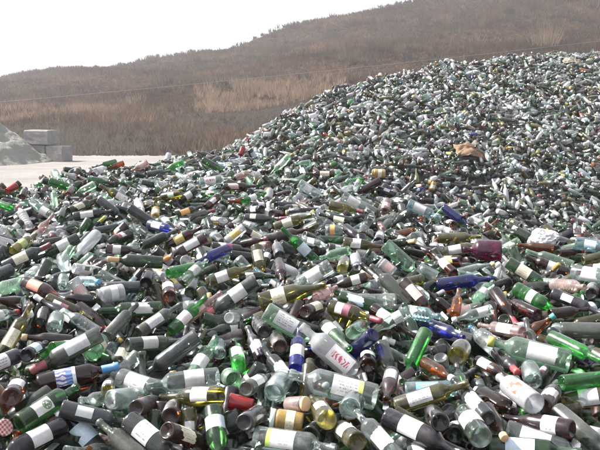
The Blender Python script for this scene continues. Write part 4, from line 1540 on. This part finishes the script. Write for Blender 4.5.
def describe(i, has_label):
    b = B[i]
    name = SHAPES[b['k']]['name']
    col = GLASS[b['g']][0]
    bits = [col, NOUN[name]]
    if has_label:
        lw = LABELS[b['lab']][0].replace(' and ', '-and-').replace(' ', '-')
        bits.insert(0, lw + '-labelled')
    if b['cap'] and b['k'] != 'T':
        what = 'lid' if b['k'] == 'J' else 'foil' if name == 'wine_bottle' else 'cap'
        bits.append('with ' + CAPS[b['cap']][0] + ' ' + what)
    head = ' '.join(bits)
    near = sorted((relation(i, j) + (lm,) for j, lm in LANDMARK if j != i), key=lambda r: r[0])
    cands = []
    if b['text']:
        cands.append(b['text'])
        cands += [b['text'] + ', ' + w + ' the ' + lm for d, w, lm in near[:4]]
    ps = pose(i)
    for d, w, lm in near[:6]:
        cands.append(head + ', ' + ps + ', ' + w + ' the ' + lm)
    for (d, w, lm), (d2, w2, lm2) in ((near[0], near[1]), (near[0], near[2]), (near[1], near[2])):
        cands.append(head + ', between the ' + lm + ' and the ' + lm2)
    fits = lambda c: 4 <= len(c.replace(',', '').split()) <= 15
    cands = [c for c in cands if fits(c)]
    for c in cands:
        if c.lower() not in used:
            used.add(c.lower())
            return c
    for d, w, lm in near[:20]:
        c = head + ', ' + w + ' the ' + lm
        if c.lower() not in used and fits(c):
            used.add(c.lower())
            return c
    for d, w, lm in near[:30]:
        c = col + ' ' + NOUN[name] + ', ' + ps + ', ' + w + ' the ' + lm
        if c.lower() not in used and fits(c):
            used.add(c.lower())
            return c
    return head


for i in SINGLE:
    b = B[i]
    k, s = b['k'], b['s']
    if b['cap'] and k == 'T':
        b['cap'] = None
    wob = 0.0 if b['hero'] else float(rng.normal(0, .5))
    x, y, z, pb = frame_of(i, wob=wob)
    pos = pb + np.array([0, 0, CAM_H])
    M = Matrix(((x[0] * s, y[0] * s, z[0] * s, pos[0]), (x[1] * s, y[1] * s, z[1] * s, pos[1]), (x[2] * s, y[2] * s, z[2] * s, pos[2]), (0, 0, 0, 1)))
    o = link(SHAPES[k]['name'], glass_mesh(k))
    o.matrix_world = M
    o.material_slots[0].link = 'OBJECT'
    o.material_slots[0].material = GM[b['g']]
    has = bool(b['lab'])
    if has:
        link('paper_label', label_mesh(k, b['lab'], int(rng.integers(5)) if not b['text'] else int(rng.integers(2))), o)
    if has and not b['side'] and k not in ('J', 'T') and i % 2 == 0:
        link('back_label', back_mesh(k, b['lab']), o)
    if b['side']:
        link('back_label', side_mesh(k, b['side']), o)
    if b['cap']:
        cm = cap_mesh(k, b['cap'])
        link(cm.name.split('.')[0], cm, o)
    nm = SHAPES[k]['name']
    tag(o, describe(i, has), CATEGORY[nm], GROUP[nm])

# ------------------------------------------------------------------ the remaining bottles: one mesh
SV, SQ, ST, SB = [], [], [], []
LABCOL = {'white': (.78, .78, .78), 'text': (.72, .72, .72), 'cream': (.72, .66, .50), 'pinkband': (.75, .66, .65), 'pale': (.55, .68, .78), 'yellow': (.75, .56, .16), 'maroon': (.45, .30, .32), 'pink': (.62, .42, .40), 'emblem': (.68, .68, .64), 'redprint': (.62, .36, .30), 'orange': (.72, .32, .08)}
CAPCOL = {'black': (.02, .02, .02), 'red': (.48, .05, .05), 'maroon': (.17, .03, .04), 'gold': (.5, .36, .12), 'white': (.75, .75, .73), 'tan': (.58, .4, .2), 'blue': (.06, .22, .48), 'silver': (.5, .5, .5), 'olive': (.42, .42, .1)}
CACHE = {}


def stuff_parts(k, q, seg):
    key = (k, q, seg)
    if key not in CACHE:
        s = SHAPES[k]
        g = revolve(profile(k, q), seg, s.get('squash', 1))
        z0, z1 = s['lab']
        l = patch(s['R'], -.8, .8, z0, z1 - .012, 6 if q else 3, 1, s.get('squash', 1), lift=.0012 if q else .003)[:2]
        H, lip = s['H'], s['lip']
        c = revolve([(lip * 1.08, H - .03 if k != 'J' else H - .012), (lip * 1.1, H), (0, H + .003)], seg)
        CACHE[key] = (g, l, c)
    return CACHE[key]


def broken_parts(k, var):
    key = ('br', k, var)
    if key not in CACHE:
        r = np.random.default_rng(var + ord(k))
        prof = profile(k, 1)
        zc_ = SHAPES[k]['hb'] * (.62 if var < 2 else .9)
        low = var % 2 == 0
        pr = [q_ for q_ in prof if (q_[1] <= zc_) == low]
        pr = pr + [(SHAPES[k]['R'], zc_)] if low else [(SHAPES[k]['R'], zc_)] + pr
        V, Q = revolve(pr, 12, SHAPES[k].get('squash', 1))
        edge = np.abs(V[:, 2] - zc_) < 1e-6
        V[edge, 2] += r.uniform(-.03, .03, edge.sum())
        CACHE[key] = (V, Q, low)
    return CACHE[key]


nv = 0
for i in range(NB):
    if not alive[i] or i in single_set:
        continue
    b = B[i]
    far = i >= NF
    parts = stuff_parts(b['k'], 0 if far else 1, 6 if far else 11)
    x, y, z, pb = frame_of(i, wob=float(rng.uniform(-2.2, 2.2)))
    Mx = np.stack([x, y, z], 0) * b['s']
    off = pb + np.array([0, 0, CAM_H])
    _w, tint, body, amt = GLASS[b['g']]
    jit = rng.uniform(.8, 1.25)
    broken = (not far) and rng.uniform() < .2 and b['k'] not in ('J', 'T', 'P')
    gm_ = parts[0]
    if broken:
        gm_ = broken_parts(b['k'], int(rng.integers(4)))
        b['lab'] = None
        b['cap'] = b['cap'] if not gm_[2] else None
        gm_ = gm_[:2]
    todo = [(gm_, tint, np.array(body) * jit, .0 if not far else (.55 if b['g'] in ('clear', 'mint', 'aqua') else .8))]
    if b['lab']:
        lc = np.array(LABCOL[b['lab']]) * rng.uniform(.85, 1.05)
        todo.append((parts[1], tint, lc, 1.0))
    if b['cap'] and b['k'] != 'T':
        todo.append((parts[2], tint, np.array(CAPCOL[b['cap']]), 1.0))
    for (pv, pq), tn, bd, al in todo:
        SV.append(pv @ Mx + off)
        SQ.append(pq + nv)
        ST.append(np.tile((*tn, 1.0), (len(pv), 1)))
        SB.append(np.tile((*bd, al), (len(pv), 1)))
        nv += len(pv)
me = mesh_from('heaped_bottles', np.concatenate(SV), np.concatenate(SQ), HEAP_MAT, attrs={'tint': np.concatenate(ST), 'body': np.concatenate(SB)})
o = link('heaped_bottles', me, kind='stuff')
print('stuff faces', len(me.polygons))

# splinters and curved shards of broken glass in the gaps
SV, SQ, ST, SB = [], [], [], []
nv = 0
for _ in range(6500):
    Y = rng.uniform(2.0, 8.5); X = rng.uniform(-1, 1) * (.44 * Y + 1.2)
    if not in_front(X, Y):
        continue
    R = rng.uniform(.03, .042)
    V, Q, _u = patch(R, 0, rng.uniform(.5, 1.6), 0, rng.uniform(.02, .07), 4, 2, jag=.008, seed=int(rng.integers(1e6)))
    V = V - V.mean(0)
    qn = Quaternion((rng.normal(), rng.normal(), rng.normal(), rng.normal())).normalized().to_matrix()
    V = V @ np.array(qn) + np.array([X, Y, float(surf(X, Y)) + rng.uniform(-.09, .02) + CAM_H])
    g = GLASS[pick(FRONT_MIX)]
    SV.append(V); SQ.append(Q + nv); nv += len(V)
    ST.append(np.tile((*g[1], 1.), (len(V), 1))); SB.append(np.tile((*g[2], 0.), (len(V), 1)))
link('glass_rubble', mesh_from('glass_rubble', np.concatenate(SV), np.concatenate(SQ), HEAP_MAT, attrs={'tint': np.concatenate(ST), 'body': np.concatenate(SB)}), kind='stuff')


# ------------------------------------------------------------------ odd things on the heap
from mathutils import noise as mnoise


def crumpled(name, px, py, size, mat, label, cat, seed=1, lift=.06, yaw=0.0, amp=.35):
    """a balled-up thin film: a sphere pushed into sharp folds"""
    import bmesh
    c = at(px, py, surf_hit(px, py, lift))
    bm = bmesh.new()
    bmesh.ops.create_icosphere(bm, subdivisions=5, radius=1.0)
    for v in bm.verts:
        n_ = v.co.normalized()
        q = n_ * 1.3 + Vector((seed, seed * .7, 0))
        f = .55 + amp * mnoise.ridged_multi_fractal(q, 1.0, 2.1, 4, 1.0, 2.0) * .55 + .25 * mnoise.noise(n_ * 1.1 + Vector((0, seed, 0)))
        v.co = Vector((n_.x * size[0], n_.y * size[1], n_.z * size[2])) * f
    me = bpy.data.meshes.new(name); bm.to_mesh(me); bm.free()
    me.materials.append(mat)
    o = link(name, me)
    o.location = (c[0], c[1], c[2] + CAM_H); o.rotation_euler = (.1, -.1, yaw)
    tag(o, label, cat)


def folded_sheet(name, px, py, w, d, mat, label, cat, seed, lift, tilt, yaw, bend):
    """a bent and creased sheet with real thickness"""
    c = at(px, py, surf_hit(px, py, lift))
    nx, ny = 22, 14
    V = []
    for side in (0, 1):
        for j in range(ny + 1):
            for i in range(nx + 1):
                u, v = i / nx - .5, j / ny - .5
                r_ = 1 - .25 * abs(mnoise.noise(Vector((u * 3, v * 3, seed)))) * (abs(u) + abs(v)) * 2
                z = bend * (abs(u * 2 + .2) ** 1.5) * -1 + .055 * abs(mnoise.noise(Vector((u * 2.6 + seed, v * 2.6, 0)))) + .03 * mnoise.noise(Vector((u * 9, v * 9, seed)))
                V.append((u * w * r_, v * d * r_ + .12 * u * d, z - side * .004))
    n = nx + 1; m0 = n * (ny + 1)
    Q = []
    for j in range(ny):
        for i in range(nx):
            k = j * n + i
            Q.append((k, k + 1, k + n + 1, k + n)); Q.append((m0 + k, m0 + k + n, m0 + k + n + 1, m0 + k + 1))
    for i in range(nx):
        Q.append((i, m0 + i, m0 + i + 1, i + 1)); k = ny * n + i; Q.append((k, k + 1, m0 + k + 1, m0 + k))
    for j in range(ny):
        k = j * n; Q.append((k, k + n, m0 + k + n, m0 + k)); k += nx; Q.append((k, m0 + k, m0 + k + n, k + n))
    o = link(name, mesh_from(name, np.array(V), np.array(Q), mat, smooth_=False))
    o.location = (c[0], c[1], c[2] + CAM_H); o.rotation_euler = (tilt, .1, yaw)
    tag(o, label, cat)


crumpled('plastic_bag', 543, 238, (.13, .10, .085), simple_mat('bag_white', (.62, .62, .63), .4, 0, .12), 'crumpled white plastic bag above the cream-labelled green bottle', 'bag', seed=4, lift=.05)
folded_sheet('cardboard_piece', 471, 149, .62, .40, simple_mat('cardboard', (.19, .112, .058), .85, 0, .25), 'bent brown cardboard lying on the far heap', 'cardboard', 3.3, .11, .62, .15, .10)
folded_sheet('paper_scrap', 573, 60, .50, .30, simple_mat('scrap_tan', (.24, .21, .16), .85, 0, .3), 'pale tan paper scrap near the top of the far heap', 'paper', 7.1, .12, .55, -.2, .08)

# thin scattering volume added to brighten the hill, imitating lens flare
V = np.array([(x, y, z) for z in (-1.2, 34.0) for y in (-30., 340.) for x in (-320., 360.)])
Q = np.array([(0, 2, 3, 1), (4, 5, 7, 6), (0, 1, 5, 4), (1, 3, 7, 5), (3, 2, 6, 7), (2, 0, 4, 6)])
m = bpy.data.materials.new('flare_veil'); m.use_nodes = True
nt = m.node_tree
for nd in list(nt.nodes):
    nt.nodes.remove(nd)
out = nt.nodes.new('ShaderNodeOutputMaterial')
pv = nt.nodes.new('ShaderNodeVolumePrincipled')
pv.inputs['Color'].default_value = (.86, .84, .88, 1)
pv.inputs['Density'].default_value = .0014
pv.inputs['Anisotropy'].default_value = .3
nt.links.new(pv.outputs[0], out.inputs['Volume'])
link('added_haze', mesh_from('added_haze', V, Q, m, smooth_=False), kind='stuff')
